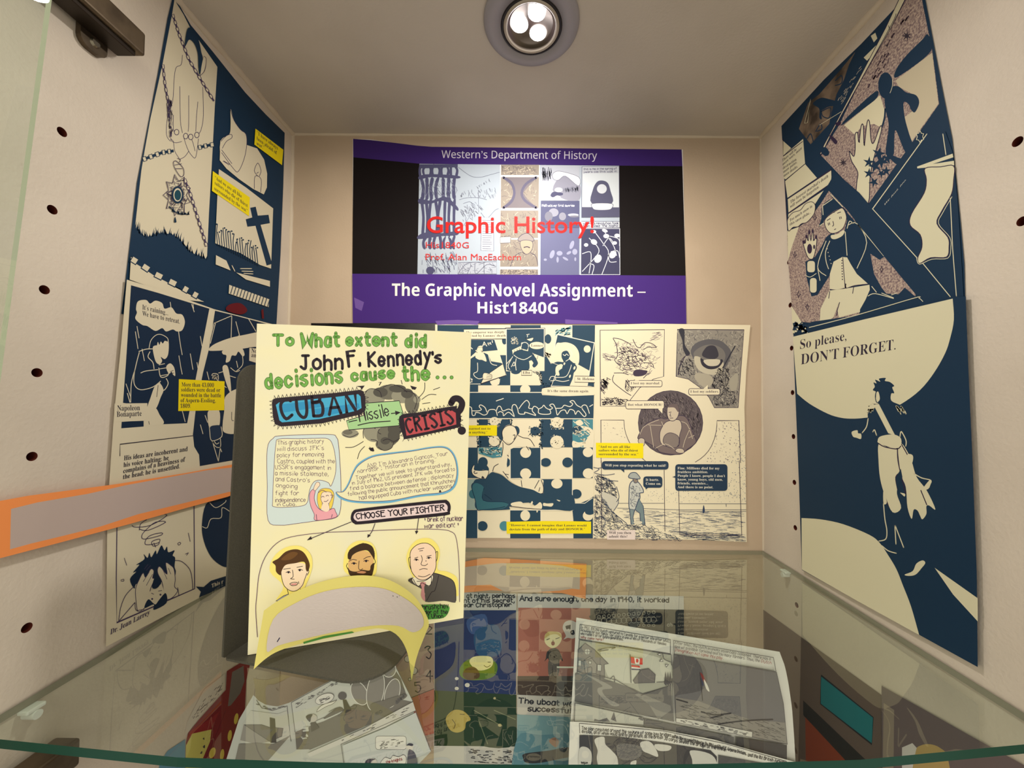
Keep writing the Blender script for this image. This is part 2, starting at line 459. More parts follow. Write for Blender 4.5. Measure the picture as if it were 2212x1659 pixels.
class Sheet:
    def __init__(s, name, label, cat, surf, outline, paper, group=None, thick=0.0003, rough=.6, spec=.25, seg=12.0, loose=None):
        s.surf = surf; s.thick = thick; s.rough = rough; s.spec = spec; s.layer = 1; s.seg = seg; s.curved = isinstance(surf, Curl)
        pts = dens(outline, s.seg)
        bm = bmesh.new()
        if s.curved and loose:          # a grid between two long edges so the sheet can bend
            A, B = loose; n = 44; k = 10
            A = resamp(A, n); B = resamp(B, n)
            F = [[None] * (k + 1) for _ in range(n + 1)]; Bk = [[None] * (k + 1) for _ in range(n + 1)]
            for i in range(n + 1):
                for j in range(k + 1):
                    t = j / k; x = A[i][0] * (1 - t) + B[i][0] * t; y = A[i][1] * (1 - t) + B[i][1] * t
                    F[i][j] = bm.verts.new(surf.pt(x, y, thick)); Bk[i][j] = bm.verts.new(surf.pt(x, y, 0))
            for i in range(n):
                for j in range(k):
                    bm.faces.new((F[i][j], F[i + 1][j], F[i + 1][j + 1], F[i][j + 1]))
                    bm.faces.new((Bk[i][j + 1], Bk[i + 1][j + 1], Bk[i + 1][j], Bk[i][j]))
            for i in range(n):
                for j in (0, k): bm.faces.new((F[i][j], Bk[i][j], Bk[i + 1][j], F[i + 1][j]))
            for j in range(k):
                for i in (0, n): bm.faces.new((F[i][j], F[i][j + 1], Bk[i][j + 1], Bk[i][j]))
        else:
            a = [bm.verts.new(surf.pt(x, y, thick)) for x, y in pts]; b = [bm.verts.new(surf.pt(x, y, 0)) for x, y in pts]
            n = len(pts)
            for t in tessellate_polygon([[Vector((x, y, 0)) for x, y in pts]]):
                bm.faces.new([a[i] for i in t]); bm.faces.new([b[i] for i in reversed(t)])
            for i in range(n): bm.faces.new((a[i], a[(i + 1) % n], b[(i + 1) % n], b[i]))
        bmesh.ops.recalc_face_normals(bm, faces=bm.faces[:])
        s.root = tag(bm_obj(name, bm, paper if not isinstance(paper, tuple) else mat(paper, rough, spec)), label, cat, group)
        s.cur = None
    # start a part (or a sub-part of the last part)
    def p(s, name, label=None, sub=False):
        par = s.cur.parent or s.cur if sub else None
        s.cur = Part(s, name, label, par); return s
    def nx(s): s.layer += 1; return s.layer
    def F(s, c, pts, sm=False):         # filled shape
        q = P(pts)
        if sm: q = smooth(q, True)
        if s.curved: q = dens(q, s.seg)
        tr = tessellate_polygon([[Vector((x, y, 0)) for x, y in q]])
        if s.curved: s.cur.add(*subdiv(q, tr, s.seg * 1.5), c, s.nx())
        else: s.cur.add(q, tr, c, s.nx())
        return s
    def FS(s, c, pts): return s.F(c, pts, True)
    def E(s, c, x, y, rx, ry=None, rot=0, a0=0, a1=360):
        ry = ry or rx; n = 28; cr, sr = math.cos(R(rot)), math.sin(R(rot)); q = []
        for k in range(n + (1 if a1 - a0 < 360 else 0)):
            t = R(a0 + (a1 - a0) * k / n); u, v = rx * math.cos(t), ry * math.sin(t)
            q.append((x + u * cr - v * sr, y + u * sr + v * cr))
        return s.F(c, q)
    def strip(s, q, w, closed=False, cap=True):
        w = w / 2; n = len(q); vs = []; fs = []
        for i in range(n):
            a = q[(i - 1) % n] if (closed or i) else q[i]; b = q[(i + 1) % n] if (closed or i < n - 1) else q[i]
            dx, dy = b[0] - a[0], b[1] - a[1]; l = math.hypot(dx, dy) or 1; nx, ny = -dy / l * w, dx / l * w
            if 0 < i < n - 1 or closed:
                p0, p1, p2 = q[(i - 1) % n], q[i], q[(i + 1) % n]
                u = Vector((p1[0] - p0[0], p1[1] - p0[1])); v = Vector((p2[0] - p1[0], p2[1] - p1[1]))
                if u.length and v.length:
                    cs = max(.45, math.sqrt(max(0, (1 + u.normalized().dot(v.normalized())) / 2))); nx /= cs; ny /= cs
            vs += [(q[i][0] + nx, q[i][1] + ny), (q[i][0] - nx, q[i][1] - ny)]
        for i in range(n if closed else n - 1):
            j = (i + 1) % n; fs.append((2 * i, 2 * i + 1, 2 * j + 1, 2 * j))
        if cap and not closed and w > .9:
            for e in (q[0], q[-1]):
                b = len(vs); vs += [(e[0] + w * math.cos(k * math.pi / 4), e[1] + w * math.sin(k * math.pi / 4)) for k in range(8)]
                fs.append(tuple(range(b, b + 8)))
        return vs, fs
    def L(s, c, w, pts, sm=True, closed=False):   # one or more drawn lines, separated by |
        lay = s.nx()
        for t in (pts.split('|') if isinstance(pts, str) else [pts]):
            q = P(t.strip() if isinstance(t, str) else t)
            if sm: q = smooth(q, closed)
            if s.curved: q = dens(q, s.seg, closed)
            vs, fs = s.strip(q, w / VIEW[2], closed)
            s.cur.add(vs, fs, c, lay)
        return s
    def LL(s, c, w, pts, closed=False): return s.L(c, w, pts, False, closed)
    def O(s, fill, c, w, pts, sm=False): # filled and outlined
        s.F(fill, pts, sm); return s.L(c, w, pts, sm, True)
    def T(s, style, c, text, x0, y0, x1, y1, h, up=None, thin=0.0):
        (a, b) = P([(x0, y0), (x1, y1)])
        TEXTS.append((s.cur, style, c, text, a, b, h / VIEW[2], up, s.nx(), thin)); return s
    def TB(s, style, c, lines, x0, y0, lh, h, cw, ang=0.0, up=None, shear=0.0):  # block of lines; cw = width of one letter
        for i, t in enumerate(lines.split('/')):
            w = sum(.55 if ch in "iltjfI.,'! " else 1.05 for ch in t) * cw
            xx = x0 + i * shear; yy = y0 + i * lh
            s.T(style, c, t, xx, yy, xx + w * math.cos(R(ang)), yy + w * math.sin(R(ang)), h, up)
        return s
    def H(s, c, w, text, x0, y0, x1, y1, h, seed=1, jit=.35, up=None, gap=1.9):   # handwriting along a line
        rng = random.Random(text + str(seed)); adv = 0; st = []
        for ch in text:
            if ch == ' ': adv += 1.3 + gap; continue
            g = GL.get(ch, GL['-']); gw = max(q[0] for k in g for q in k[1])
            dy = rng.uniform(-jit, jit); sc = rng.uniform(.93, 1.07)
            for sm, q in g:
                if ch in 'ij' and q[0][1] >= 8: q = [(x, y + 1.2) for x, y in q]
                q = [(adv + x * sc + rng.uniform(-.12, .12) * jit * 2, ((y - 2) * 1.22 if y < 6 else 4.88 + (y - 6) * .71) * sc + dy) for x, y in q]
                st.append(smooth(q, n=3) if sm else q)
            adv += gw + gap
        adv = max(adv - gap, 1)
        (a, b) = P([(x0, y0), (x1, y1)]); hh = h / VIEW[2] / 7.0
        ex = ((b[0] - a[0]) / adv, (b[1] - a[1]) / adv); l = math.hypot(*ex)
        ey = (ex[1] / l * hh, -ex[0] / l * hh) if not up else (up[0] * hh, up[1] * hh)
        lay = s.nx()
        for q in st:
            q = [(a[0] + x * ex[0] + y * ey[0], a[1] + x * ex[1] + y * ey[1]) for x, y in q]
            vs, fs = s.strip(q, w / VIEW[2])
            s.cur.add(vs, fs, c, lay)
        return s
    def HB(s, c, w, lines, x0, y0, lh, h, cw, ang=0.0, shear=0.0):
        for i, t in enumerate(lines.split('/')):
            ww = sum(3.2 if ch == ' ' else max([q[0] for k in GL.get(ch, GL['-']) for q in k[1]]) + 1.9 for ch in t) * cw / 6
            xx = x0 + i * shear; yy = y0 + i * lh
            s.H(c, w, t, xx, yy, xx + ww * math.cos(R(ang)), yy + ww * math.sin(R(ang)), h, i)
        return s
    def hatch(s, c, w, n, poly, ln, ang, var=20, seed=1, curl=0.0):   # many short pen strokes inside a shape
        q = P(poly); rng = random.Random(seed); xs = [p[0] for p in q]; ys = [p[1] for p in q]; lay = s.nx(); k = 0
        ln /= VIEW[2]; w /= VIEW[2]
        for _ in range(n * 4):
            if k >= n: break
            x, y = rng.uniform(min(xs), max(xs)), rng.uniform(min(ys), max(ys))
            if not inside(q, x, y): continue
            a = R(ang + rng.uniform(-var, var)); l = ln * rng.uniform(.5, 1.3); dx, dy = math.cos(a) * l / 2, math.sin(a) * l / 2
            if not (inside(q, x - dx, y - dy) and inside(q, x + dx, y + dy)): continue
            b = rng.uniform(-curl, curl) * l
            vs, fs = s.strip(smooth([(x - dx, y - dy), (x - dy / l * b, y + dx / l * b), (x + dx, y + dy)], n=2) if curl else [(x - dx, y - dy), (x + dx, y + dy)], w * rng.uniform(.7, 1.3))
            s.cur.add(vs, fs, c, lay); k += 1
        return s
    def blobs(s, c, n, poly, r, seed=1):          # flecks of ink
        q = P(poly); rng = random.Random(seed); xs = [p[0] for p in q]; ys = [p[1] for p in q]; lay = s.nx(); k = 0; r /= VIEW[2]
        for _ in range(n * 4):
            if k >= n: break
            x, y = rng.uniform(min(xs), max(xs)), rng.uniform(min(ys), max(ys))
            if not inside(q, x, y): continue
            rr = r * rng.uniform(.4, 1.2)
            s.cur.add([(x + rr * rng.uniform(.6, 1.4) * math.cos(t), y + rr * rng.uniform(.6, 1.4) * math.sin(t)) for t in (0, 1.26, 2.5, 3.8, 5)], [(0, 1, 2, 3, 4)], c, lay); k += 1
        return s
    def spikes(s, c, pts, h, step, seed=1, w=.5, lean=.3):   # grass or hair along a line
        q = dens(P(pts), step / VIEW[2], False); rng = random.Random(seed); lay = s.nx(); h /= VIEW[2]; hw = step / VIEW[2] * w
        for x, y in q:
            hh = h * rng.uniform(.2, 1); dx = rng.uniform(-lean, lean) * hh
            s.cur.add([(x - hw, y + hh * .3), (x + hw, y + hh * .3), (x + dx, y - hh)], [(0, 1, 2)], c, lay)
        return s
    def zig(s, c, w, pts, amp, step):             # loops of pen round an edge
        q = dens(P(pts), step / VIEW[2], True); n = len(q); out = []
        for i, (x, y) in enumerate(q):
            a, b = q[i - 1], q[(i + 1) % n]; l = math.hypot(b[0] - a[0], b[1] - a[1]) or 1
            k = amp / VIEW[2] * (1 if i % 2 else -.6)
            out.append((x + (b[1] - a[1]) / l * k, y - (b[0] - a[0]) / l * k))
        vs, fs = s.strip(out, w / VIEW[2], True); s.cur.add(vs, fs, c, s.nx()); return s
    def chain(s, c, fill, pts, link, wid, w):     # drawn chain of links
        q = dens(P(pts), link / VIEW[2], False)
        for i, (a, b) in enumerate(zip(q, q[1:])):
            dx, dy = b[0] - a[0], b[1] - a[1]; l = math.hypot(dx, dy); nx, ny = -dy / l, dx / l
            hw = wid / VIEW[2] / 2 * (1 if i % 2 == 0 else .45)
            r = [(a[0] + nx * hw, a[1] + ny * hw), (b[0] + nx * hw, b[1] + ny * hw), (b[0] - nx * hw, b[1] - ny * hw), (a[0] - nx * hw, a[1] - ny * hw)]
            o = VIEW[:]; V(); s.O(fill if i % 2 == 0 else c, c, w / o[2], r); VIEW[:] = o
        return s

def inside(q, x, y):
    r = False; j = len(q) - 1
    for i in range(len(q)):
        if (q[i][1] > y) != (q[j][1] > y) and x < (q[j][0] - q[i][0]) * (y - q[i][1]) / (q[j][1] - q[i][1]) + q[i][0]: r = not r
        j = i
    return r
def dens(q, step, closed=True):
    out = []; n = len(q)
    for i in range(n if closed else n - 1):
        a, b = q[i], q[(i + 1) % n]; k = max(1, int(round(math.hypot(b[0] - a[0], b[1] - a[1]) / step)))
        out += [(a[0] + (b[0] - a[0]) * t / k, a[1] + (b[1] - a[1]) * t / k) for t in range(k)]
    if not closed: out.append(q[-1])
    return out
def resamp(q, n):
    d = [0]
    for a, b in zip(q, q[1:]): d.append(d[-1] + math.hypot(b[0] - a[0], b[1] - a[1]))
    out = []
    for i in range(n + 1):
        t = d[-1] * i / n; j = 0
        while j < len(q) - 2 and d[j + 1] < t: j += 1
        k = (t - d[j]) / ((d[j + 1] - d[j]) or 1); out.append((q[j][0] + (q[j + 1][0] - q[j][0]) * k, q[j][1] + (q[j + 1][1] - q[j][1]) * k))
    return out
def subdiv(q, tris, step):              # split long triangles so a print follows a bent sheet
    v = list(q); out = []; st = [tuple(t) for t in tris]; cache = {}
    def mid(a, b):
        k = (min(a, b), max(a, b))
        if k not in cache: v.append(((v[a][0] + v[b][0]) / 2, (v[a][1] + v[b][1]) / 2)); cache[k] = len(v) - 1
        return cache[k]
    while st:
        t = st.pop(); e = [math.dist(v[t[i]], v[t[(i + 1) % 3]]) for i in range(3)]
        m = max(range(3), key=lambda i: e[i])
        if e[m] > step:
            a, b, c = t[m], t[(m + 1) % 3], t[(m + 2) % 3]; k = mid(a, b); st += [(a, k, c), (k, b, c)]
        else: out.append(t)
    return v, out

def mathfont(t, style):
    U, L_, N = {'serif': (0x1d400, 0x1d41a, 0x1d7ce), 'bold': (0x1d5d4, 0x1d5ee, 0x1d7ec), 'sans': (0x1d5a0, 0x1d5ba, 0x1d7e2)}.get(style, (0, 0, 0))
    if not U: return t
    return ''.join(chr(U + ord(c) - 65) if 'A' <= c <= 'Z' else chr(L_ + ord(c) - 97) if 'a' <= c <= 'z' else chr(N + ord(c) - 48) if '0' <= c <= '9' else c for c in t)

def finish():                           # turn lettering and collected shapes into meshes under their sheets
    obs = []
    for pt, style, c, text, a, b, h, up, lay, thin in TEXTS:
        cu = bpy.data.curves.new('lettering', 'FONT'); cu.body = mathfont(text, style); cu.resolution_u = 2 if h < 20 else 4; cu.offset = thin
        o = bpy.data.objects.new('lettering', cu); COL.objects.link(o); obs.append(o)
    bpy.context.view_layer.update(); dg = bpy.context.evaluated_depsgraph_get()
    for o, (pt, style, c, text, a, b, h, up, lay, thin) in zip(obs, TEXTS):
        me = bpy.data.meshes.new_from_object(o.evaluated_get(dg)); vs = [v.co for v in me.vertices]
        x0 = min(v.x for v in vs); x1 = max(v.x for v in vs); w = x1 - x0
        ex = ((b[0] - a[0]) / w, (b[1] - a[1]) / w); l = math.hypot(*ex); cap = .70 if style != 'serif' else .68
        ey = (ex[1] / l * h / cap, -ex[0] / l * h / cap) if not up else (up[0] * h / cap, up[1] * h / cap)
        q = [(a[0] + (v.x - x0) * ex[0] + v.y * ey[0], a[1] + (v.x - x0) * ex[1] + v.y * ey[1]) for v in vs]
        pt.add(q, [tuple(p.vertices) for p in me.polygons], c, lay)
        cu = o.data; bpy.data.objects.remove(o); bpy.data.curves.remove(cu); bpy.data.meshes.remove(me)
    for pt in PARTS:
        if not pt.v: continue
        me = bpy.data.meshes.new(pt.name); me.from_pydata([tuple(v) for v in pt.v], [], pt.f)
        for m in pt.mats: me.materials.append(m)
        me.polygons.foreach_set('material_index', pt.mi); me.update()
        pt.obj = link(pt.name, me)
        if pt.label: pt.obj['label'] = pt.label
        if pt.name == 'ink_flecks': pt.obj['kind'] = 'stuff'
        pt.obj.parent = pt.parent.obj if pt.parent and pt.parent.obj else pt.sheet.root

NV = (12, 46, 72); INK = (40, 36, 52); CR = (226, 216, 186); C2 = (236, 226, 196); DT = (34, 66, 88); YEL = (246, 226, 12); WHT = (240, 236, 228)
PUR = (58, 36, 104); BLK = (20, 15, 16); BRN = (70, 50, 60)
def back(base=0.0): return Plane((0, D - .0003, 0), (0, -1, 0), base)

# ================= purple and black course poster at the top of the back wall
s = Sheet('poster', 'glossy purple and black course poster centred at the top of the back wall', 'poster', back(),
          [(762, 300), (800, 301), (900, 316), (945, 321), (1475, 323), (1483, 699), (762, 697)], (228, 224, 220), rough=.5, spec=.12)
V(740, 280, 2.9105)
s.p('heading_band').F(PUR, '66,58 180,66 300,80 470,101 560,108 2132,125 2137,230 1740,230 480,214 400,206 67,174')
s.T('sans', (206, 200, 214), 'Western’s Department of History', 622, 178, 1600, 186, 47)
s.p('black_panel').F(BLK, '67,174 400,206 480,214 2137,230 2157,918 61,906')
V(890, 340, 4.7064)
BL = (170, 180, 192); DP = (74, 74, 104); MG = (138, 138, 158)
s.p('picture_collage', 'pale blue grey collage of five comic strips').F(BL, '75,65 2105,85 2115,1195 55,1190')
rng = random.Random(4)
# first strip: bold dark stripes
for y0, y1, x0, x1, n in ((70, 190, 75, 465, 9), (200, 420, 75, 465, 7), (420, 790, 78, 462, 8), (800, 930, 120, 460, 7)):
    for k in range(n):
        x = x0 + (x1 - x0) * (k + .1) / n; w = (x1 - x0) / n * .55; b = rng.uniform(-25, 25)
        s.F(DP, [(x, y0 + rng.uniform(0, 25)), (x + w, y0 + rng.uniform(0, 25)), (x + w + b, (y0 + y1) / 2), (x + w + b * .6, y1), (x + b * .6, y1 - rng.uniform(0, 20)), (x + b, (y0 + y1) / 2)], True)
s.F(DP, '75,70 465,68 465,100 80,112'); s.F(DP, '75,190 180,170 460,185 462,215 200,200 78,225', True); s.F(DP, '75,420 200,440 340,400 460,500 458,540 330,440 190,470 75,470', True)
s.F(DP, '70,790 160,760 300,770 458,750 458,790 300,800 70,830', True)
s.hatch((96, 98, 124), 5, 70, '150,960 455,950 455,1185 70,1185 75,1060', 60, 70, 25, 3); s.E(DP, 185, 1150, 42, 40); s.hatch((110, 112, 136), 4, 60, '78,220 460,230 460,420 80,420', 45, 80, 40, 5)
# second strip: pencil landscape
for q, n, a in (('540,370 780,210 800,250 560,400', 50, 70), ('480,340 860,300 860,420 480,420', 40, 85), ('480,520 640,440 740,520 540,720', 60, 60)):
    s.hatch((122, 126, 142), 4, n, q, 34, a, 25, 7)
s.L((120, 124, 142), 4, '470,100 600,190 700,200 780,180 890,150|480,430 560,410 680,410 760,430|600,460 640,500 560,640 500,720|675,340 678,560|520,470 590,450 630,500|700,560 760,620 840,540 880,520')
s.O((206, 212, 220), (120, 120, 140), 4, '705,610 830,610 830,950 700,945')
for k in range(14): s.L((116, 116, 136), 6, [(715, 640 + k * 22), (815 - rng.uniform(0, 20), 642 + k * 22)], False)
s.O((172, 178, 190), (110, 112, 130), 5, '470,1070 860,1060 860,1185 465,1185'); s.L((100, 102, 120), 6, '470,1180 540,1090 640,1065 720,1080|560,1185 600,1100|730,1070 735,1190|640,1075 650,1185 760,1090 855,1110'); s.hatch((110, 112, 130), 4, 40, '470,1070 860,1060 860,1185 465,1185', 40, 30, 60)
# third strip: brown grey panels
BG = (146, 136, 126); BD = (104, 98, 112)
s.F((214, 218, 222), '895,75 1300,78 1300,1195 890,1195')
for q in ('905,75 1292,75 1290,180 905,180', '905,200 1290,200 1288,515 903,515', '900,540 1285,540 1282,820 1010,820 1000,870 898,870', '898,835 1282,835 1282,1112 896,1112', '896,1138 1282,1138 1282,1195 892,1195'):
    s.F(BG, q); s.hatch((112, 102, 104), 4, 46, q, 46, 60, 80, 9, .3); s.hatch((190, 178, 160), 5, 26, q, 40, 30, 80, 11, .3)
s.F((118, 110, 116), '920,202 1270,202 1180,300 1130,360 1180,430 1270,512 920,512 1010,420 1035,360 1010,290')
s.L((92, 88, 112), 26, '930,205 1010,260 1040,360 1010,450 930,512|1262,205 1160,270 1115,360 1150,440 1262,512')
s.O((150, 140, 138), (80, 74, 92), 6, '1085,850 1100,800 1165,770 1215,800 1235,850', True); s.O((176, 160, 140), (80, 74, 92), 5, '1105,850 1215,850 1225,920 1190,975 1150,980 1112,930', True); s.L((70, 62, 80), 10, '1140,915 1170,908 1195,918'); s.L((80, 74, 92), 6, '1110,960 1040,1010 1000,1110|1210,970 1260,1010 1280,1100')
s.O((196, 192, 184), (90, 86, 100), 4, '896,810 1002,805 1000,868 896,872')
# fourth strip: grey above, night blue below
s.F((176, 180, 192), '1312,80 1702,85 1700,440 1310,440'); s.F((140, 140, 156), '1540,170 1700,260 1700,430 1560,430 1430,330', True); s.O((208, 210, 216), (100, 100, 120), 4, '1430,170 1500,140 1695,200 1690,290 1560,190 1490,230 1440,220', True)
s.hatch((96, 98, 116), 5, 60, '1320,100 1420,90 1420,240 1320,240', 60, 85, 15); s.hatch((96, 98, 116), 4, 50, '1540,300 1690,290 1690,360 1540,360', 40, 85, 15)
s.F(DP, '1408,385 1440,350 1530,362 1525,385 1470,392 1430,405', True); s.E((214, 214, 220), 1490, 330, 40, 24); s.E((214, 214, 220), 1480, 410, 32, 22)
s.F((86, 88, 120), '1310,442 1702,442 1702,715 1308,715'); s.F((104, 106, 140), '1308,718 1702,718 1698,1195 1306,1195')
s.H((206, 208, 220), 5, '1960 was my first sunrise', 1320, 500, 1650, 500, 22)
for x, y, rx, ry, c in ((1440, 560, 50, 42, 150), (1530, 600, 36, 40, 140), (1390, 600, 40, 50, 120), (1640, 585, 55, 14, 200), (1650, 600, 50, 10, 120)): s.E((c, c, c + 16), x, y, rx, ry)
for x, y, rx, ry, r in ((1425, 985, 22, 44, 20), (1500, 975, 30, 24, 0), (1560, 1030, 32, 12, 30), (1595, 970, 26, 14, -30), (1625, 890, 20, 45, 20), (1655, 960, 26, 30, 0), (1355, 1040, 16, 12, 0), (1480, 1040, 12, 30, 0), (1660, 1035, 10, 20, 0)): s.E((156, 158, 186), x, y, rx, ry, r)
# fifth strip: plain dark arch over a table, then a dark crowd panel
s.O((200, 206, 212), (96, 96, 120), 5, '1728,95 2105,92 2108,605 1725,608'); s.F((184, 188, 196), '1735,102 2098,100 2098,160 1735,160')
s.H((120, 120, 140), 5, 'this is me in the spring of', 1745, 128, 2080, 122, 20); s.H((120, 120, 140), 5, 'years old this was in', 1745, 158, 2080, 150, 20)
s.F((84, 84, 108), '1728,505 2108,508 2108,606 1725,606'); s.F((84, 84, 108), '1825,465 1838,330 1880,250 1935,235 1990,260 2018,340 2034,465', True); s.O((206, 208, 214), (84, 84, 108), 5, '1835,470 2030,470 2028,520 1980,535 1880,535 1840,520', True)
s.E((196, 200, 208), 1930, 320, 50, 48)
s.O((200, 206, 212), (96, 96, 120), 4, '1722,650 2110,652 2110,715 1720,718'); s.H((110, 110, 132), 6, 'where a revolution took', 1740, 682, 2100, 680, 24); s.H((110, 110, 132), 6, 'then called "the islamic', 1740, 710, 2100, 706, 24)
s.O((64, 64, 92), (206, 210, 220), 6, '1718,722 2112,724 2114,1192 1714,1192')
s.L((210, 214, 222), 7, '1730,1160 1850,1030 1900,960 1880,900 1800,820|1860,760 1940,870 2000,980 1930,1190|1960,760 2050,900 2080,1000|1730,980 1810,960 1820,1040 1800,1180|2010,800 2100,830 2110,900|1830,1190 1850,1100 1800,1080|1940,900 2000,820 2050,870|2020,960 2090,950 2110,1020|1995,980 2010,1060 2080,1060')
for x, y, rx, ry, r in ((1770, 890, 22, 18, 0), (1850, 860, 34, 26, 30), (1890, 1030, 44, 36, 120), (1960, 745, 30, 16, 20), (1975, 800, 30, 22, 0), (2060, 870, 24, 18, 0), (2040, 990, 40, 32, 130), (2085, 795, 28, 20, 0), (1850, 755, 22, 16, 0)): s.E((206, 210, 216), x, y, rx, ry, r)
RED = (190, 34, 32)
s.p('red_title')
s.T('plain', RED, 'Graphic History!', 150, 765, 1850, 765, 165, thin=.014).T('plain', (196, 52, 54), 'His1840G', 140, 920, 578, 922, 62).T('plain', (200, 54, 54), 'Prof. Alan MacEachern', 138, 1042, 1108, 1044, 64)
V(740, 280, 2.9105)
s.p('footer_band').F((70, 42, 124), '61,906 2157,918 2162,1221 64,1216')
s.T('bold', WHT, 'The Graphic Novel Assignment –', 310, 1045, 1905, 1050, 76).T('bold', WHT, 'Hist1840G', 848, 1155, 1352, 1157, 70)
TAPE = (112, 84, 158)
for q in ('582,1202 725,1196 860,1204 848,1228 720,1222 596,1228', '1400,1192 1440,1196 1570,1202 1730,1212 1728,1222 1400,1222', '72,1055 135,1085 120,1140 80,1120'): s.p('tape_strip').F(TAPE, q)

# black card half hidden under the poster
V()
s = Sheet('card', 'black glossy card peeking out under the purple poster behind the question sheet', 'card', back(), [(672, 698), (1003, 699), (1003, 780), (672, 778)], (14, 11, 14), rough=.18, spec=.5)

# ================= puzzle comic page
s = Sheet('comic_page', 'teal jigsaw comic page on the back wall, left of the cream sea page', 'comic page', back(.0006), [(940, 701), (1287, 702), (1284, 1163), (1040, 1162), (940, 1159)], C2, 'comic pages on the cabinet walls', rough=.5)
V(990, 690, 6.6355)
s.p('jigsaw_background').F(DT, '-300,80 1960,82 1945,1040 -300,1040')
s.F(C2, '290,82 750,82 750,122 650,128 285,128').F(C2, '1182,82 1634,82 1634,330 1420,330 1330,640 1245,490 1245,122 1182,120', False)
s.hatch((70, 140, 158), 10, 40, '1370,160 1630,90 1630,230 1380,260', 60, -20, 25, 2).E(DT, 1285, 280, 48, 68)
s.F(C2, '520,285 690,285 690,512 590,512').E(DT, 662, 300, 36, 60)
s.F(C2, '745,745 1165,745 1195,800 1200,925 1165,945 745,945').E(DT, 822, 742, 70, 44)
s.F(C2, '285,945 745,945 745,1042 285,1042').F(C2, '470,945 600,850 585,930').E(C2, 525, 885, 70, 66).E(C2, 960, 1005, 74, 70)
s.blobs(DT, 200, '1050,745 1200,760 1210,930 1170,900 1150,800', 6, 4).blobs(DT, 220, '1190,900 1330,900 1480,960 1190,990', 6, 5).blobs(C2, 120, '1250,470 1330,500 1320,560 1250,520', 8, 6)
LN = (238, 232, 212)
s.p('comic_panel', 'panel of a shouting man holding a page').O(DT, LN, 9, '60,285 520,285 685,800 320,925 60,925')
s.F(C2, '60,640 250,470 575,440 625,625 470,600 430,500 380,480 320,470').F(C2, '375,480 540,486 470,560 420,500')
s.FS(DT, '215,580 300,530 385,500 440,540 490,620 620,630 470,740 380,860 200,800 205,650')
s.O(C2, INK, 6, '240,440 235,370 280,345 335,370 352,440 330,480 280,480', True).FS(DT, '232,420 235,350 290,335 345,370 290,385 260,440').L(INK, 6, '285,405 305,400|318,400 335,398|322,450 340,455 332,475|262,450 270,440')
s.FS(C2, '245,540 270,480 360,480 405,600 340,580 290,575').O(C2, INK, 7, '640,635 685,800 320,925 350,860 460,760').O(C2, INK, 6, '350,800 380,765 470,790 480,810 470,855 390,860 355,850', True).L(INK, 5, '410,790 475,805|405,815 480,825|400,838 472,845')
s.L(LN, 9, '275,620 275,740 225,770 230,810 290,850 350,840|430,500 470,630 555,660|60,925 180,900 200,850|200,900 180,840')
s.L(LN, 11, '345,390 370,325 410,385|360,365 395,358|425,330 440,370|418,352 455,340|455,325 470,362|485,300 490,335|160,430 175,400 205,425', False)
s.p('caption_box').O(C2, INK, 6, '80,142 714,136 710,278 80,282').T('serif', INK, 'The emperor was deeply', 108, 202, 662, 194, 30).T('serif', INK, 'affected by Lannes’ death.', 88, 250, 692, 246, 30)
s.p('comic_panel', 'panel of a man seen from behind').O(DT, LN, 10, '688,138 1232,132 1230,735 690,738').L(INK, 6, '672,120 1240,124 1238,738', False)
s.F(C2, '1005,445 1080,490 1228,545 1228,735 1000,735 1005,600 1120,560').F(C2, '770,440 890,382 912,432 785,510').F(C2, '690,700 800,690 790,735 690,735')
s.FS(DT, '780,520 800,470 900,430 1010,430 1075,500 1130,590 1140,640 1090,690 1060,660 1075,620 1015,570 1000,735 720,735 710,680')
s.E(DT, 955, 390, 56, 64).L(LN, 9, '902,400 910,350 955,328 1000,355 1005,400|795,510 860,555 950,575 1050,520|780,530 715,660 740,720|830,560 820,640 830,730|690,640 760,560|760,680 800,610 810,660 770,660|900,345 920,330')
s.F(C2, '905,420 930,440 1000,455 1005,400 985,440 950,430').hatch(LN, 9, 40, '755,250 860,240 860,360 757,372', 26, 80, 30, 8).O(C2, INK, 4, '960,260 990,280 1075,262 1050,310 1000,300', True).L(LN, 8, '975,220 1020,210|995,215 990,255')
s.L(INK, 5, '800,440 810,480|840,420 850,460|870,400 880,440|1080,490 1090,540|1140,520 1130,570')
s.p('speech_bubble').E(C2, 1125, 374, 106, 52).T('serif', INK, 'Lannes!', 1042, 388, 1220, 390, 32)
s.p('caption_box').O(C2, INK, 6, '905,728 1054,730 1051,801 904,800').T('serif', INK, 'Elba', 922, 780, 1028, 778, 36)
s.p('comic_panel', 'tilted panel of a seated man under a pale moon').O(DT, LN, 12, '1420,215 1950,335 1868,830 1850,960 1330,960 1450,660 1330,615')
s.F(C2, '1330,615 1400,360 1470,335 1560,330 1660,370 1720,450 1735,540 1720,640 1660,625 1500,612 1420,605', True).E(C2, 1848, 424, 50, 52).F(C2, '1680,625 1878,735 1845,965 1590,965 1640,850').FS(C2, '1400,680 1480,640 1510,700 1440,720 1450,800 1400,790')
s.FS(DT, '1480,540 1490,470 1560,450 1600,520 1590,570 1690,660 1690,720 1630,800 1590,900 1400,880 1395,830 1500,820 1480,720 1510,620')
s.L(LN, 9, '1500,500 1530,520 1550,495 1580,520|1540,440 1590,430 1630,490 1610,550|1540,600 1600,560|1620,650 1600,720 1540,820 1400,830|1395,870 1500,890 1590,870|1430,740 1490,690|1305,870 1330,820 1390,825 1385,870 1320,880').E(C2, 1665, 695, 14, 26, 20).E(C2, 1600, 815, 12, 24, 20).E(C2, 1520, 635, 12, 20, 20)
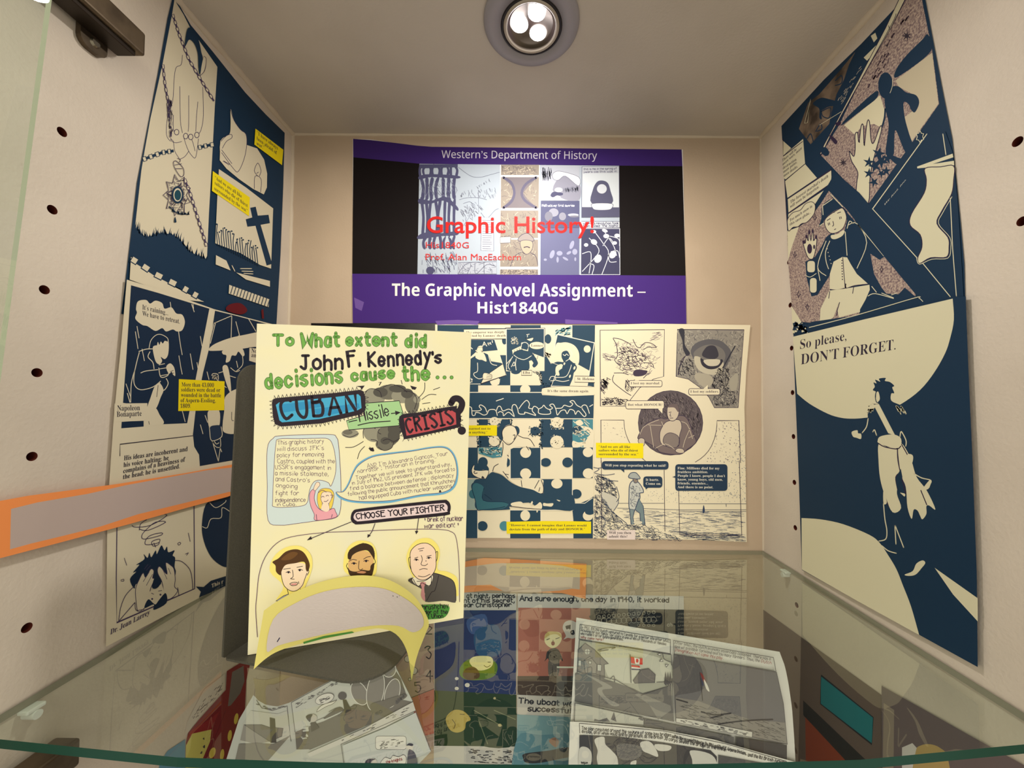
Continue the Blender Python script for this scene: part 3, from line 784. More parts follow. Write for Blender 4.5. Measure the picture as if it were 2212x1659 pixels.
s.p('caption_box').O(C2, INK, 6, '1672,812 1960,816 1960,905 1668,899').T('serif', INK, 'St. Helena', 1704, 868, 1946, 872, 36)
s.p('speech_bubble').FS(C2, '1195,1020 1215,985 1400,962 1600,955 1950,965 1950,1080 1750,1098 1500,1096 1260,1080 1205,1060').L(INK, 6, '1195,1020 1215,985 1400,962 1600,955 1950,965').T('serif', INK, 'It’s the same dream again.', 1278, 1040, 1872, 1044, 34)
s.p('comic_panel', 'dark band of fallen outlined figures').F(DT, '-300,1048 1190,1052 1205,1085 1500,1102 1945,1085 1936,1418 -300,1412').L(LN, 8, '-300,1046 1190,1048|-300,1418 1936,1422', False)
s.L(LN, 11, '155,1250 190,1270 200,1370 240,1370 250,1335 300,1340 360,1370 410,1355 440,1300 500,1290 540,1310 560,1380|200,1310 290,1310 330,1290 300,1250 320,1225 380,1260 410,1330|545,1310 570,1250 605,1250 640,1310 720,1285 770,1310|570,1340 600,1320 640,1340 650,1380 720,1330 800,1390 770,1290 780,1230 820,1225 850,1280 870,1350 950,1355 960,1330 1110,1375 1060,1310 1080,1250 1120,1255 1150,1290 1150,1340 1220,1360 1320,1350 1310,1290')
s.L(LN, 11, '870,1280 920,1210 980,1160 1020,1210 1010,1270 1070,1280|1150,1285 1200,1260 1225,1230 1260,1270 1310,1290 1350,1270 1310,1230 1360,1215 1400,1290 1420,1370 1470,1310 1530,1300 1560,1350 1600,1290 1660,1310 1680,1360 1720,1310 1800,1390 1830,1360 1770,1270 1790,1230 1840,1240 1880,1350|1400,1275 1480,1270 1520,1230 1600,1250 1640,1210 1600,1180 1650,1165 1700,1230 1780,1270|1880,1250 1930,1220|540,1170 650,1132')
V(990, 900, 5.9258)
s.p('jigsaw_pieces', 'large jigsaw pattern in teal, navy and cream')
TEAL = (74, 138, 152); TB = (52, 104, 118)
for q in ('262,34 400,34 420,100 535,80 560,34 662,34 665,160 560,300 520,392 262,392', '1060,34 1180,34 1200,110 1265,140 1330,110 1350,34 1462,34 1462,392 1060,392'): s.F(DT, q)
s.E(C2, 462, 60, 62, 55).E(C2, 460, 310, 70, 70).E(C2, 1265, 75, 78, 68).E(C2, 1262, 325, 86, 82).E(DT, 985, 185, 62, 56).E(DT, 740, 180, 44, 60)
for q, n, k in (('240,30 290,30 290,392 240,392', 90, 1), ('640,30 690,30 690,200 640,200', 60, 2), ('1035,30 1085,30 1085,410 1035,410', 110, 3), ('900,120 1080,120 1080,260 900,260', 60, 5)): s.blobs(DT, n, q, 9, k)
for q, n, k in (('1180,30 1350,30 1350,160 1180,160', 60, 4), ('1180,240 1350,240 1350,395 1180,395', 60, 6), ('380,30 540,30 540,130 380,130', 60, 7), ('380,250 540,250 540,395 380,395', 50, 8)): s.blobs(C2, n, q, 9, k)
s.F(TEAL, '1462,34 1724,34 1720,400 1462,400').F(C2, '1500,70 1560,40 1600,90 1540,120', True).F(C2, '1560,120 1720,170 1720,400 1600,395 1660,260 1680,220', True).F(C2, '1465,310 1540,330 1640,320 1580,380 1470,395', True).E(DT, 1520, 170, 62, 58).hatch(C2, 8, 50, '1462,34 1724,34 1720,400 1462,400', 60, 15, 40, 3)
s.F(TEAL, '258,398 560,392 556,515 440,530 258,470').hatch(C2, 8, 36, '258,398 560,392 556,515 258,470', 50, 20, 50, 3).hatch((30, 90, 108), 8, 24, '258,398 560,392 556,515 258,470', 50, 20, 50, 13)
for q in ('100,396 250,396 250,786 100,786', '665,396 1056,396 1056,790 665,790', '1465,396 1722,396 1720,786 1465,786', '1056,800 1458,800 1458,1190 1056,1190', '1460,1108 1560,1108 1680,1060 1730,1020 1722,1335 1475,1335 1460,1190', '100,1196 248,1196 248,1556 100,1556', '665,1200 1056,1200 1056,1558 665,1558', '1474,1200 1722,1200 1722,1558 1474,1558'): s.F(DT, q)
s.F(TB, '500,1150 655,1150 655,1190 500,1190').F((150, 168, 160), '100,800 245,800 205,1060 240,1190 100,1190')
for x, y, rx, ry, c in ((862, 460, 70, 68, C2), (862, 728, 70, 66, C2), (862, 780, 44, 30, C2), (600, 586, 66, 64, DT), (1120, 586, 66, 56, DT), (1398, 586, 66, 64, DT), (1660, 456, 66, 62, C2), (1664, 726, 70, 64, C2), (315, 584, 62, 66, DT), (1262, 858, 72, 62, C2), (1510, 990, 68, 60, DT), (857, 1266, 62, 68, C2), (310, 1400, 65, 62, DT), (590, 1400, 62, 62, TEAL), (190, 990, 54, 58, TB)): s.E(c, x, y, rx, ry)
s.E(C2, 1660, 1268, 66, 64).E(DT, 1682, 1222, 60, 36)
for q in ('665,396 800,396|930,396 1056,396 1056,790 930,790|800,790 665,790 665,400', '1460,800 1460,1108 1620,1108 1720,1040', '248,1196 248,1556', '1056,1196 1056,1556', '665,1196 1470,1196'): s.LL(LN, 8, q)
s.p('drawn_figure', 'bald pale standing figure outline')
s.FS(C2, '570,290 565,420 555,520 490,610 440,690 560,740 680,830 820,915 960,940 1060,985 1092,970 1080,880 1056,800 664,796 664,420 975,385 915,292 830,265 760,240 700,330 640,362').E(C2, 655, 222, 98, 118).FS(C2, '800,900 820,800 1050,800 1092,900 1088,975 1060,985 960,945')
s.L(INK, 9, '565,290 575,310 635,360 690,335 745,250 752,200 720,130 650,112 590,140 560,200 570,280|700,240 725,235 720,280 705,290|765,240 830,270 915,290 975,378|570,330 572,400 558,500|515,605 460,640 440,700|570,700 640,790|600,735 645,742|805,815 815,900|1035,812 975,920|1045,905 1030,960|870,380 905,430|625,490 645,508|1060,810 1090,900 1085,975 1060,985')
s.p('drawn_figure', 'dark teal reclining man')
s.FS(DT, '230,800 330,790 420,715 470,718 560,750 680,845 800,900 950,935 1055,985 1200,1000 1458,1000 1470,1195 1240,1190 1050,1185 900,1100 660,1150 640,1190 250,1188 215,1050 172,920 190,850')
s.FS(TB, '180,900 230,850 330,910 320,1070 560,1085 640,1110 600,1165 500,1185 255,1190 212,1050').L(NV, 9, '190,850 170,900 215,1060 240,1185 300,1195 520,1170 600,1150|330,910 320,1070 560,1090 640,1110|335,995 430,1065')
s.O(C2, INK, 7, '170,690 190,630 215,620 205,680 300,690 380,685 386,730 345,800 320,770 300,795 250,780 190,745', True).FS(DT, '205,625 240,600 330,600 385,650 386,690 320,680 280,695 215,680').L(INK, 10, '215,695 200,710 215,728 245,720|300,790 308,765 322,790')
s.FS(C2, '670,1120 700,1100 800,1088 850,1130 905,1140 895,1170 760,1150 690,1140').FS(C2, '935,1160 1000,1130 1045,1095 1072,1130 1060,1185 980,1190').FS(C2, '1088,1140 1090,1105 1140,1112 1215,1110 1195,1150 1130,1145').FS(C2, '925,1110 945,1080 955,1105 930,1130').FS(C2, '1258,1062 1305,1075 1290,1085').FS(C2, '1000,1205 1020,1205 1008,1230').L(INK, 8, '665,1150 760,1160 900,1175 1060,1185')
s.p('caption_box', 'yellow caption box').F(YEL, '60,112 496,110 494,244 60,246').T('serif', INK, 'learned not to', 128, 166, 410, 166, 28).T('serif', INK, 'on anything.”', 118, 214, 372, 214, 28)
s.p('caption_box', 'yellow caption box').F(YEL, '616,1346 1110,1336 1420,1338 1700,1344 1700,1496 620,1498').T('serif', INK, '“However, I cannot imagine that Lannes would', 655, 1402, 1642, 1406, 27).T('serif', INK, 'deviate from the path of duty and HONOUR.”', 655, 1456, 1622, 1452, 27)

# ================= cream engraving page
s = Sheet('comic_page', 'cream comic page with round centre panel and sea scene right of the jigsaw page', 'comic page', back(.0012),
          [(1286, 702), (1400, 699), (1621, 702), (1612, 800), (1608, 880), (1609, 920), (1613, 1171), (1500, 1166), (1282, 1163)], C2, 'comic pages on the cabinet walls', rough=.55)
V(1270, 690, 5.3514)
PL = (66, 54, 74); GY = (148, 142, 132)
pan1 = '140,125 885,118 875,660 760,690 600,790 490,930 440,1002 145,1003'
s.p('comic_panel', 'panel of loose ink scribbles').O(C2, PL, 7, pan1)
s.hatch(PL, 6, 130, '340,330 480,310 600,360 760,400 700,480 560,600 400,620 330,520', 46, 20, 60, 3, .5).hatch((110, 90, 112), 4, 140, '290,250 560,250 800,300 860,460 760,640 480,660 320,560', 60, -10, 60, 5, .6)
s.hatch(PL, 5, 120, '150,900 300,890 480,930 440,995 150,995', 40, 10, 70, 6, .5).hatch(PL, 6, 60, '150,690 290,650 240,760 200,880 150,850', 50, 60, 40, 7, .3).hatch((130, 116, 130), 4, 40, '150,380 330,420 300,500 180,470', 40, 10, 30, 8).hatch((130, 116, 130), 4, 24, '700,150 870,140 870,250 700,260', 60, -15, 15, 9)
s.FS(PL, '525,610 560,580 640,585 690,600 640,650 540,655').L(PL, 8, '300,620 400,620 470,640|300,640 290,720 420,830 500,880|440,700 430,800|600,330 660,270 740,280 790,325 700,320 640,350|290,220 330,300 340,420 310,470 350,520|520,230 560,310 600,330|290,215 380,230 500,290|640,500 740,510 760,560|700,620 640,680').hatch(PL, 5, 50, '440,690 620,690 560,790 480,860 420,800', 50, 70, 30, 10)
pan2 = '1035,115 1805,120 1770,560 1735,1020 1462,1020 1400,900 1300,790 1160,690 1020,660'
s.p('comic_panel', 'grey toned engraved panel').O(GY, PL, 7, pan2)
s.hatch((96, 92, 96), 4, 420, pan2, 40, 80, 70, 3, .4).hatch((190, 184, 168), 5, 200, pan2, 44, 60, 70, 4, .4)
s.FS((96, 94, 98), '1190,390 1230,290 1330,240 1430,228 1540,250 1640,340 1650,430 1560,600 1440,640 1300,560').FS((120, 116, 112), '1220,400 1300,320 1420,290 1540,330 1590,420 1540,540 1420,590 1290,520').FS((196, 188, 166), '1230,430 1300,440 1310,500 1380,560 1480,560 1545,490 1570,520 1540,620 1420,640 1300,600 1240,520').FS((52, 50, 62), '1300,450 1340,470 1400,530 1480,520 1540,460 1560,490 1500,560 1400,575 1320,530')
s.FS((60, 58, 68), '1320,420 1360,330 1420,300 1480,320 1510,420 1440,460').FS((206, 198, 176), '1340,470 1520,465 1500,530 1390,535').FS((52, 52, 62), '1050,120 1115,120 1120,290 1180,390 1140,420 1100,340 1090,240').LL((52, 52, 62), 14, '1700,310 1660,380 1560,560').L(PL, 8, '1180,400 1090,460 1040,640|1050,640 1060,560 1120,430')
s.hatch((48, 46, 58), 5, 170, '1500,560 1640,560 1640,700 1560,840 1440,880 1420,700', 36, 70, 60, 6, .4).hatch((60, 58, 68), 5, 130, '1440,880 1720,700 1720,1000 1470,1010', 40, 60, 70, 7, .5).FS((176, 168, 150), '1260,620 1420,650 1440,740 1350,790 1240,690').FS((170, 164, 148), '1640,700 1730,620 1720,800 1650,820').hatch((60, 58, 68), 5, 80, '1050,480 1220,430 1240,640 1050,650', 34, 50, 60, 8, .4)
s.p('comic_panel', 'dark round panel with a seated figure')
s.E(PL, 955, 1196, 376).E((94, 84, 88), 955, 1196, 369)
circ = [(955 + 360 * math.cos(R(a)), 1196 + 360 * math.sin(R(a))) for a in range(0, 360, 15)]
s.hatch((58, 50, 56), 5, 520, circ, 44, 75, 40, 3).hatch((138, 126, 122), 4, 260, circ, 44, 70, 50, 4)
LT = (204, 190, 168)
s.O((120, 106, 104), PL, 8, '700,1190 840,1140 900,1150 1060,1110 1150,1150 1220,1330 1250,1420 1150,1500 1060,1560 850,1540 780,1480 640,1400 580,1380 590,1330 650,1240', True)
s.O(LT, PL, 7, '915,1180 1050,1160 1085,1240 1060,1340 1040,1470 860,1450 830,1330 860,1240', True).O((134, 122, 116), PL, 6, '870,1420 890,1340 960,1310 1050,1360 1035,1470 940,1480', True)
s.O(LT, PL, 7, '915,1060 925,1010 990,985 1045,1020 1052,1080 1030,1140 985,1175 940,1160 918,1110', True).FS((110, 96, 96), '925,1015 960,980 1030,985 1052,1040 1040,1070 1000,1020').L(PL, 7, '935,1075 965,1070|945,1140 985,1140|955,1085 950,1115 965,1118')
s.O(LT, PL, 6, '580,1400 610,1370 655,1390 645,1460 600,1440', True).O(LT, PL, 6, '1010,1520 1040,1490 1100,1500 1110,1540 1050,1545', True).L(LT, 6, '600,1330 640,1250 720,1200 820,1160|720,1230 760,1480|850,1180 900,1300|1080,1180 1150,1220 1210,1380|700,1220 850,1225|1180,1260 1120,1400 1100,1480|780,1490 900,1440 1000,1500|1230,1340 1160,1370')
s.p('panel_outline').L(PL, 6, '152,1659 150,1162 416,1163', False).L(PL, 6, '416,1163 430,1290 480,1420 560,1540 690,1660')
s.p('panel_outline').LL(PL, 6, '1765,1659 1745,1168 1492,1170 1491,1230 1483,1295 1462,1380 1430,1460 1395,1518 1350,1570 1300,1612 1240,1650')
s.p('ink_flecks')
s.blobs((120, 110, 126), 130, '1500,1180 1740,1180 1755,1659 1300,1659 1450,1480', 5, 3).blobs((120, 110, 126), 24, '160,1180 410,1180 440,1400 160,1400', 4, 4)
def rbox(x0, y0, x1, y1, r):
    q = []
    for cx, cy, a0 in ((x1 - r, y0 + r, -90), (x1 - r, y1 - r, 0), (x0 + r, y1 - r, 90), (x0 + r, y0 + r, 180)):
        q += [(cx + r * math.cos(R(a0 + k * 30)), cy + r * math.sin(R(a0 + k * 30))) for k in range(4)]
    return q
for b, tail, tx in (((475, 705, 857, 778), '540,706 572,668 590,706', ('I lost my marshal.', 495, 750, 832, 750)), ((1165, 800, 1526, 873), '1335,802 1385,758 1385,802', ('I lost my soldiers.', 1185, 846, 1512, 846)), ((438, 940, 880, 1034), '810,1033 860,1088 862,1030', ('But what HONOUR?', 460, 998, 860, 998))):
    s.p('speech_bubble').O(C2, PL, 6, rbox(*b, 22)).F(C2, tail).T('serif', PL, *tx, 26)
s.p('caption_box', 'yellow caption box').F(YEL, '92,1426 640,1432 640,1606 95,1598').T('serif', INK, '“And we are all like', 124, 1484, 488, 1486, 27).T('serif', INK, 'sailors who die of thirst', 124, 1526, 578, 1528, 27).T('serif', INK, 'surrounded by the sea.”', 124, 1570, 582, 1572, 27)
V(1270, 890, 5.3514)
SE = (50, 66, 96)
s.p('sea_scene', 'ink drawing of a man on a rocky shore by the sea')
s.L(SE, 5, '330,1055 880,1055|1058,1060 1830,1062|340,1112 700,1118 1060,1130 1830,1130|1060,1145 1300,1150 1830,1150')
s.hatch((84, 98, 124), 2.6, 330, '340,1120 1830,1155 1830,1500 1150,1440 900,1370 640,1260 400,1260 360,1180', 80, 2, 6, 3, .12).blobs((128, 136, 150), 160, '650,880 1830,930 1830,1050 650,1050', 4, 8).blobs((128, 136, 150), 130, '1780,150 1830,150 1830,1050 1620,1000 1640,600', 5, 9).hatch(SE, 3, 110, '900,1380 1830,1400 1830,1500 1150,1480', 110, 2, 8, 14, .1)
s.hatch(SE, 4, 260, '60,700 250,760 330,850 350,960 300,1120 200,1000 80,900', 44, 30, 60, 4, .4).FS((206, 202, 186), '150,930 200,930 330,990 350,1060 300,1130 180,1050').hatch(SE, 3.2, 260, '62,950 150,960 310,1160 420,1290 62,1300', 50, 45, 40, 5, .4)
s.hatch(SE, 3.6, 420, '62,1280 500,1290 740,1310 880,1390 1140,1480 1100,1495 62,1460', 44, 15, 50, 6, .5).L(SE, 7, '65,640 130,660 70,700|90,710 200,730 310,715|180,770 260,790 350,800|120,650 180,640|200,1060 280,1150 450,1290|330,860 360,980 330,1040|350,1000 350,1060 300,1140|90,1230 150,1210 200,1260 180,1330|320,1270 380,1260 410,1300')
s.O((200, 202, 194), SE, 9, '480,860 500,810 540,790 590,820 635,890 640,930 600,940 600,1000 545,1130 480,1120 475,960', True).O((170, 176, 172), SE, 8, '475,760 490,710 540,698 575,720 600,772', True).O((140, 128, 116), SE, 6, '520,770 570,780 575,810 540,820', True)
s.O((120, 138, 142), SE, 7, '545,1130 590,1000 640,1090 650,1200 660,1300 610,1290 600,1170').O((130, 146, 148), SE, 7, '480,1120 540,1130 520,1220 535,1295 500,1300 490,1200').FS((222, 214, 190), '535,1265 620,1265 615,1290 540,1290').hatch(SE, 4, 60, '490,820 600,830 620,900 560,1100 485,1100', 26, 60, 50, 7)
s.LL(PL, 6, '155,560 158,1400|882,670 890,1380|1050,910 1062,1420|1062,1420 1778,1425|1750,560 1778,1425').FS(SE, '1325,1165 1338,1075 1352,1150').LL(SE, 5, '1598,1060 1600,1095')
for b, tail, ls in (((160, 568, 932, 666), '380,664 420,700 420,664', (('Will you stop repeating what he said?', 196, 628, 902, 632),)), ((640, 744, 861, 876), '665,874 668,895 700,874', (('It hurts.', 668, 796, 820, 796), ('Come on.', 668, 840, 846, 842))),
                    ((1010, 604, 1613, 912), '1012,738 975,752 1012,760', (('Fine. Millions died for my', 1036, 662, 1522, 664), ('fruitless ambition.', 1036, 706, 1388, 706), ('People I know, people I don’t', 1036, 748, 1586, 752), ('know, young boys, old men,', 1036, 792, 1558, 794), ('friends, enemies...', 1036, 836, 1388, 838), ('And there is no point.', 1036, 880, 1448, 882)))):
    s.p('speech_bubble', 'dark navy speech bubble').F((36, 58, 82), rbox(*b, 34)).F((36, 58, 82), tail)
    for t in ls: s.T('serif', (226, 222, 206), *t, 27)
s.p('caption_box').F((232, 216, 208), '220,1366 548,1364 548,1476 220,1474').T('serif', INK, 'Will you then', 242, 1408, 500, 1410, 28).T('serif', INK, 'admit this?', 242, 1452, 456, 1452, 28)
V()

# ================= bookend, hand-drawn question sheet, curled name strip
M_bk = noisemat('charcoal_metal', (66, 64, 55), (74, 72, 62), 1200, .5, bump=.3, bscale=1500, spec=.35)
zt = ZS + .0002
A = at(483, 1424, 1); A = CAM_LOC + (A - CAM_LOC) * ((zt - CAM_LOC.z) / (A.z - CAM_LOC.z))
def glasspt(px, py, up=0.0):
    d = ray(px, py); return CAM_LOC + d * ((zt + up - CAM_LOC.z) / d.z)
A = glasspt(482, 1426); B = glasspt(778, 1483); d1 = (B - A).normalized(); d2 = Vector((-d1.y, d1.x, 0))
wid = (B - A).length; dep = .125
bk = empty('bookend', A)
def rectpts(o, u, v, lu, lv, radii, n=7):     # rounded rectangle in the plane of u and v
    q = []
    for (cu, cv, r), a0 in zip(((lu, 0, radii[0]), (lu, lv, radii[1]), (0, lv, radii[2]), (0, 0, radii[3])), (270, 0, 90, 180)):
        if r < 1e-6: q.append(o + u * cu + v * cv); continue
        su = -1 if cu > 0 else 1; sv = -1 if cv > 0 else 1
        for k in range(n):
            t = R(a0 + 90 * k / (n - 1)); q.append(o + u * (cu + su * r + r * math.cos(t)) + v * (cv + sv * r + r * math.sin(t)))
    return q
pb = bm_obj('base_plate', prism_bm(rectpts(A, d1, d2, wid + .012, dep, (.026, .02, .0, .004)), (0, 0, .0016)), M_bk)
hgt = at(515, 786, A.y).z - A.z
up = (Vector((at(517, 786, A.y).x - A.x, 0, hgt))).normalized()
pu = bm_obj('upright_plate', prism_bm(rectpts(A + Vector((0, 0, .0008)), d2, up, dep, hgt, (.0, .02, .014, .002)), -d1 * .0016), M_bk)
reparent(bk, pb, pu)
tag(bk, 'charcoal metal bookend standing on the glass shelf behind the hand-drawn question sheet', 'bookend')

zt2 = ZS + .0020
def onbase(px, py):
    d = ray(px, py); return CAM_LOC + d * ((zt2 - CAM_LOC.z) / d.z)
JL, JR = onbase(535, 1415), onbase(1001, 1335)
jd = (JR - JL).normalized(); jn = Vector((jd.y, -jd.x, 0))
JP = Plane(JL, jn)
PY = (240, 236, 194)
s = Sheet('question_sheet', 'hand-drawn cream question sheet with green marker title leaning on the bookend', 'poster', JP,
          [(555, 699), (700, 704), (1018, 718), (1010, 1030), (1001, 1335), (800, 1370), (535, 1415), (545, 1060)],
          noisemat('pencilled_paper', (244, 238, 192), (240, 236, 200), 30, .55, .35, .65), thick=.0005, rough=.55)
GRD = (66, 104, 48); GRN = (116, 178, 78); BK = (36, 26, 38); PEN = (104, 74, 100); IN2 = (58, 44, 64)
V(460, 690, 3.8138)
s.p('title_lettering', 'green and black marker title')
for w, c in ((28, GRD), (20, GRN)):
    for t, x0, y0, x1, y1, h in (('To', 500, 212, 660, 212, 86), ('What', 730, 222, 1035, 218, 100), ('extent', 1105, 212, 1508, 214, 92), ('did', 1592, 224, 1748, 226, 94), ('decisions', 442, 568, 1062, 518, 116), ('cause', 1150, 506, 1490, 478, 84), ('the', 1570, 502, 1775, 494, 104)):
        s.H(c, w, t, x0, y0, x1, y1, h, jit=.2, gap=3.0)
    for x, y in ((1850, 478), (1908, 478), (1966, 478)): s.E(c, x, y, w * .5 + 2)
s.H(BK, 23, 'John', 725, 412, 1062, 408, 112, gap=2.8).H(BK, 23, 'F.', 1120, 392, 1212, 382, 122).H(BK, 22, 'Kennedy', 1285, 390, 1790, 362, 116, jit=.2, gap=2.8).H(BK, 22, "'s", 1800, 362, 1878, 360, 90)
s.p('smoke_cloud', 'grey watercolour smoke cloud')
GA, GB_, GC = (150, 148, 128), (112, 110, 96), (82, 80, 72)
for x, y, rx, ry, c in ((1330, 640, 90, 70, GA), (1450, 600, 100, 62, GB_), (1560, 630, 90, 60, GA), (1640, 690, 60, 90, GB_), (1380, 600, 60, 40, GC), (1520, 570, 70, 32, GC), (1600, 610, 50, 40, GC), (1680, 660, 30, 30, GA), (1130, 940, 70, 36, GA), (1110, 930, 40, 20, GB_), (1330, 930, 90, 80, GA), (1440, 960, 90, 90, GB_), (1500, 900, 60, 60, GC), (1410, 1030, 70, 50, GB_), (1490, 960, 50, 60, GC), (1420, 1000, 40, 30, GC)): s.E(c, x, y, rx, ry)
s.L(BK, 5, '1250,600 1300,570 1370,590 1390,640|1400,560 1470,535 1550,560 1600,600|1570,590 1640,600 1680,660 1660,740|1240,980 1240,910 1290,880 1340,900|1350,1040 1350,1000 1300,990|1360,1050 1410,1080 1470,1060 1490,1010|1400,1000 1440,985 1490,1005 1540,980|1070,950 1130,970 1200,940|1690,650 1740,590 1745,520|1720,660 1780,620 1840,620|1725,695 1790,685|1815,580 1870,560|1550,500 1560,535|1090,1055 1160,1050 1240,1005|1190,1150 1210,1090 1250,1045|1370,905 1360,930 1385,945')
s.F(BK, '1180,550 1250,545 1225,580 1215,560').F(BK, '1625,545 1680,560 1665,580 1640,575').F(BK, '1280,1060 1320,1055 1330,1085 1300,1085').L(BK, 5, '1365,520 1385,515 1370,545|1290,1050 1320,1090', False)
s.p('word_box', 'green missile word box').O((168, 212, 150), BK, 5, '1255,690 1535,670 1575,800 1530,875 1120,910 1100,835 1245,790').H(BK, 9, 'Missile', 1212, 842, 1452, 792, 92).L(BK, 8, '1120,845 1185,830|1195,872 1300,850 1460,838|1470,775 1520,770').F(BK, '1500,752 1548,766 1505,790')
s.p('word_box', 'blue word box with thick black frame').zig(BK, 4, '490,655 1220,580 1256,625 1252,755 900,855 540,880 505,850', 26, 17).F(BK, '486,690 492,660 520,648 1000,606 1210,580 1240,592 1256,640 1256,750 1210,784 900,856 560,882 510,862 494,800').F((70, 176, 216), '518,704 545,684 1000,640 1196,616 1216,634 1224,730 1184,752 880,820 570,848 548,832').F((46, 150, 200), '545,700 900,664 900,720 560,770').F((46, 150, 200), '820,740 1200,690 1210,730 880,808').H(BK, 26, 'CUBAN', 572, 822, 1180, 762, 150, jit=.2, gap=3.4)
s.p('question_mark').L(BK, 52, '1962,690 1985,655 2025,655 2052,690 2040,740 2015,775 2020,830').E(BK, 2050, 916, 34)
s.p('word_box', 'red word box with thick black frame').zig(BK, 4, '1540,790 2000,715 2045,865 1575,985', 24, 16).FS(BK, '1536,800 1700,765 1985,715 2010,740 2040,860 2020,890 1800,940 1590,985 1570,970').F((190, 78, 84), '1572,815 1960,745 2000,770 2005,865 1800,918 1595,958').H(BK, 19, 'CRISIS', 1608, 936, 1980, 856, 118, jit=.2, gap=3)
V(540, 920, 4.6083)
LB = (212, 228, 226)
s.p('speech_bubble', 'pale blue bordered story box')
s.FS(LB, '172,230 230,125 320,98 780,85 860,115 882,200 900,450 905,640 900,830 850,915 660,945 480,970 300,988 180,940 172,600').L(PEN, 5, '172,230 230,125 320,98 780,85 860,115 882,200 900,450 905,640 900,830 850,915 660,945 480,970 300,988 180,940 172,600', closed=True)
bub = '258,180 290,130 480,128 640,124 780,130 830,210 852,330 855,420 845,500 805,600 780,565 700,540 640,555 600,620 582,700 575,750 535,792 400,808 240,805 226,740 240,400'
s.FS(PY, bub).L(PEN, 5, bub, closed=True)
for t, x0, y0, x1, y1 in (('This graphic history', 275, 188, 735, 170), ("will discuss JFK's", 272, 250, 735, 238), ('policy for removing', 270, 312, 732, 302), ('Castro, coupled with the', 275, 372, 842, 372), ("USSR's engagement in", 250, 430, 805, 436), ('a missile stalemate,', 250, 490, 780, 500), ("and Castro's", 255, 548, 595, 562), ('ongoing', 260, 610, 470, 622), ('fight for', 252, 688, 485, 690), ('independence', 248, 760, 552, 756), ('in Cuba.', 265, 797, 460, 795)):
    s.H(PEN, 4.4, t, x0, y0, x1, y1, 42 if 'Cuba.' not in t else 30)
s.p('drawn_figure', 'drawn fair-haired girl in pink waving')
s.O((238, 170, 180), PEN, 5, '655,940 640,880 605,800 592,720 600,660 630,630 650,640 640,720 660,790 700,835 760,850 830,820 850,850 855,910', True).O((246, 226, 196), PEN, 4, '632,632 645,590 665,560 690,565 695,590 680,610 650,645', True)
s.O((242, 214, 90), PEN, 4, '690,820 670,740 680,660 720,625 790,625 830,660 835,720 815,810 790,820 780,700 740,690 720,760 715,820', True).O((248, 228, 200), PEN, 4, '705,720 725,660 800,660 815,700 800,750 770,780 725,770', True).F((248, 228, 200), '730,770 775,770 790,830 760,855 710,830', True)
s.L(PEN, 6, '710,712 725,700 740,710|755,700 770,690 785,698|735,750 760,752 780,735|680,665 720,640 760,660|800,690 825,690 815,720|660,880 665,940|810,915 820,880')
s.p('speech_bubble', 'blue edged story bubble')
b2 = '860,660 930,655 985,580 1030,470 1090,385 1220,310 1400,280 1600,255 1800,222 1930,218 2000,260 2045,350 2058,480 2020,600 1920,660 1700,685 1500,725 1370,745 1150,752 1000,740 905,705'
s.FS((108, 178, 216), '852,660 920,650 975,570 1020,460 1080,370 1215,295 1400,265 1600,242 1800,208 1935,204 2012,250 2060,345 2074,485 2040,610 1930,680 1700,705 1500,745 1370,768 1150,772 980,755 885,715').FS(PY, b2).L(PEN, 5, b2, closed=True)
for t, x0, y0, x1, y1 in (("AND I'm Alexandra Giancos, Your", 1168, 418, 1968, 290), ('narrator ; "Historian in training."', 1075, 472, 1858, 356), ('Together we will seek to understand why,', 1055, 535, 2005, 398), ('in July of 1962, US president JFK was forced to', 1015, 588, 2040, 446), ('find a balance between defense ; diplomacy', 995, 645, 2030, 506), ('following the public announcement that Khrushchev', 975, 697, 2042, 560), ('had equipped Cuba with nuclear weapons', 1090, 737, 2010, 612)):
    s.H(PEN, 4.2, t, x0, y0, x1, y1, 38)
s.LL(PEN, 4, '1170,424 1265,408').F(BK, '1885,640 1900,640 1905,660 1880,662')
s.p('word_box', 'lavender word box with thick black frame').FS(BK, '1004,902 1026,848 1100,824 1500,778 1900,738 1966,744 1996,790 1990,856 1944,892 1500,938 1100,980 1036,972 1008,944').FS((234, 214, 214), '1032,900 1050,868 1110,852 1500,808 1900,770 1945,776 1966,800 1962,840 1925,862 1500,906 1110,948 1060,944 1036,925').H(BK, 11, 'CHOOSE YOUR FIGHTER', 1062, 928, 1934, 842, 56)
s.p('side_note').H(PEN, 6, '* brink of nuclear', 1735, 957, 2120, 942, 48).H(PEN, 6, 'war edition! *', 1738, 1018, 2078, 1008, 46)
for ln, q in (('1010,955 800,1040 590,1128', '566,1140 605,1098 618,1128'), ('1245,970 1215,1050 1180,1100', '1168,1115 1172,1078 1202,1092'), ('1678,918 1668,1000 1658,1060', '1655,1080 1642,1045 1676,1048')):
    s.p('choice_arrow').L(IN2, 7, ln, False).F(BK, q)
V(460, 1130, 3.8138)
s.p('portrait_frame').L(PEN, 5, '366,940 352,720 362,580 380,420 430,280 520,170 640,115 900,80 1200,68 1580,52 1850,52 1960,70 2005,130 2028,350 2032,650')
HALO = (250, 236, 128)
s.p('drawn_portrait', 'drawn man with swept brown hair')
s.FS(HALO, '470,400 500,280 600,200 720,190 800,250 820,340 800,430 770,500 730,580 640,640 520,640 580,520')
s.FS((250, 228, 196), '560,400 600,330 740,330 790,380 780,430 755,470 740,520 690,555 640,558 590,520 570,450').L(BK, 5, '560,400 568,460 590,520 640,558 690,555 735,515 755,465 775,410')
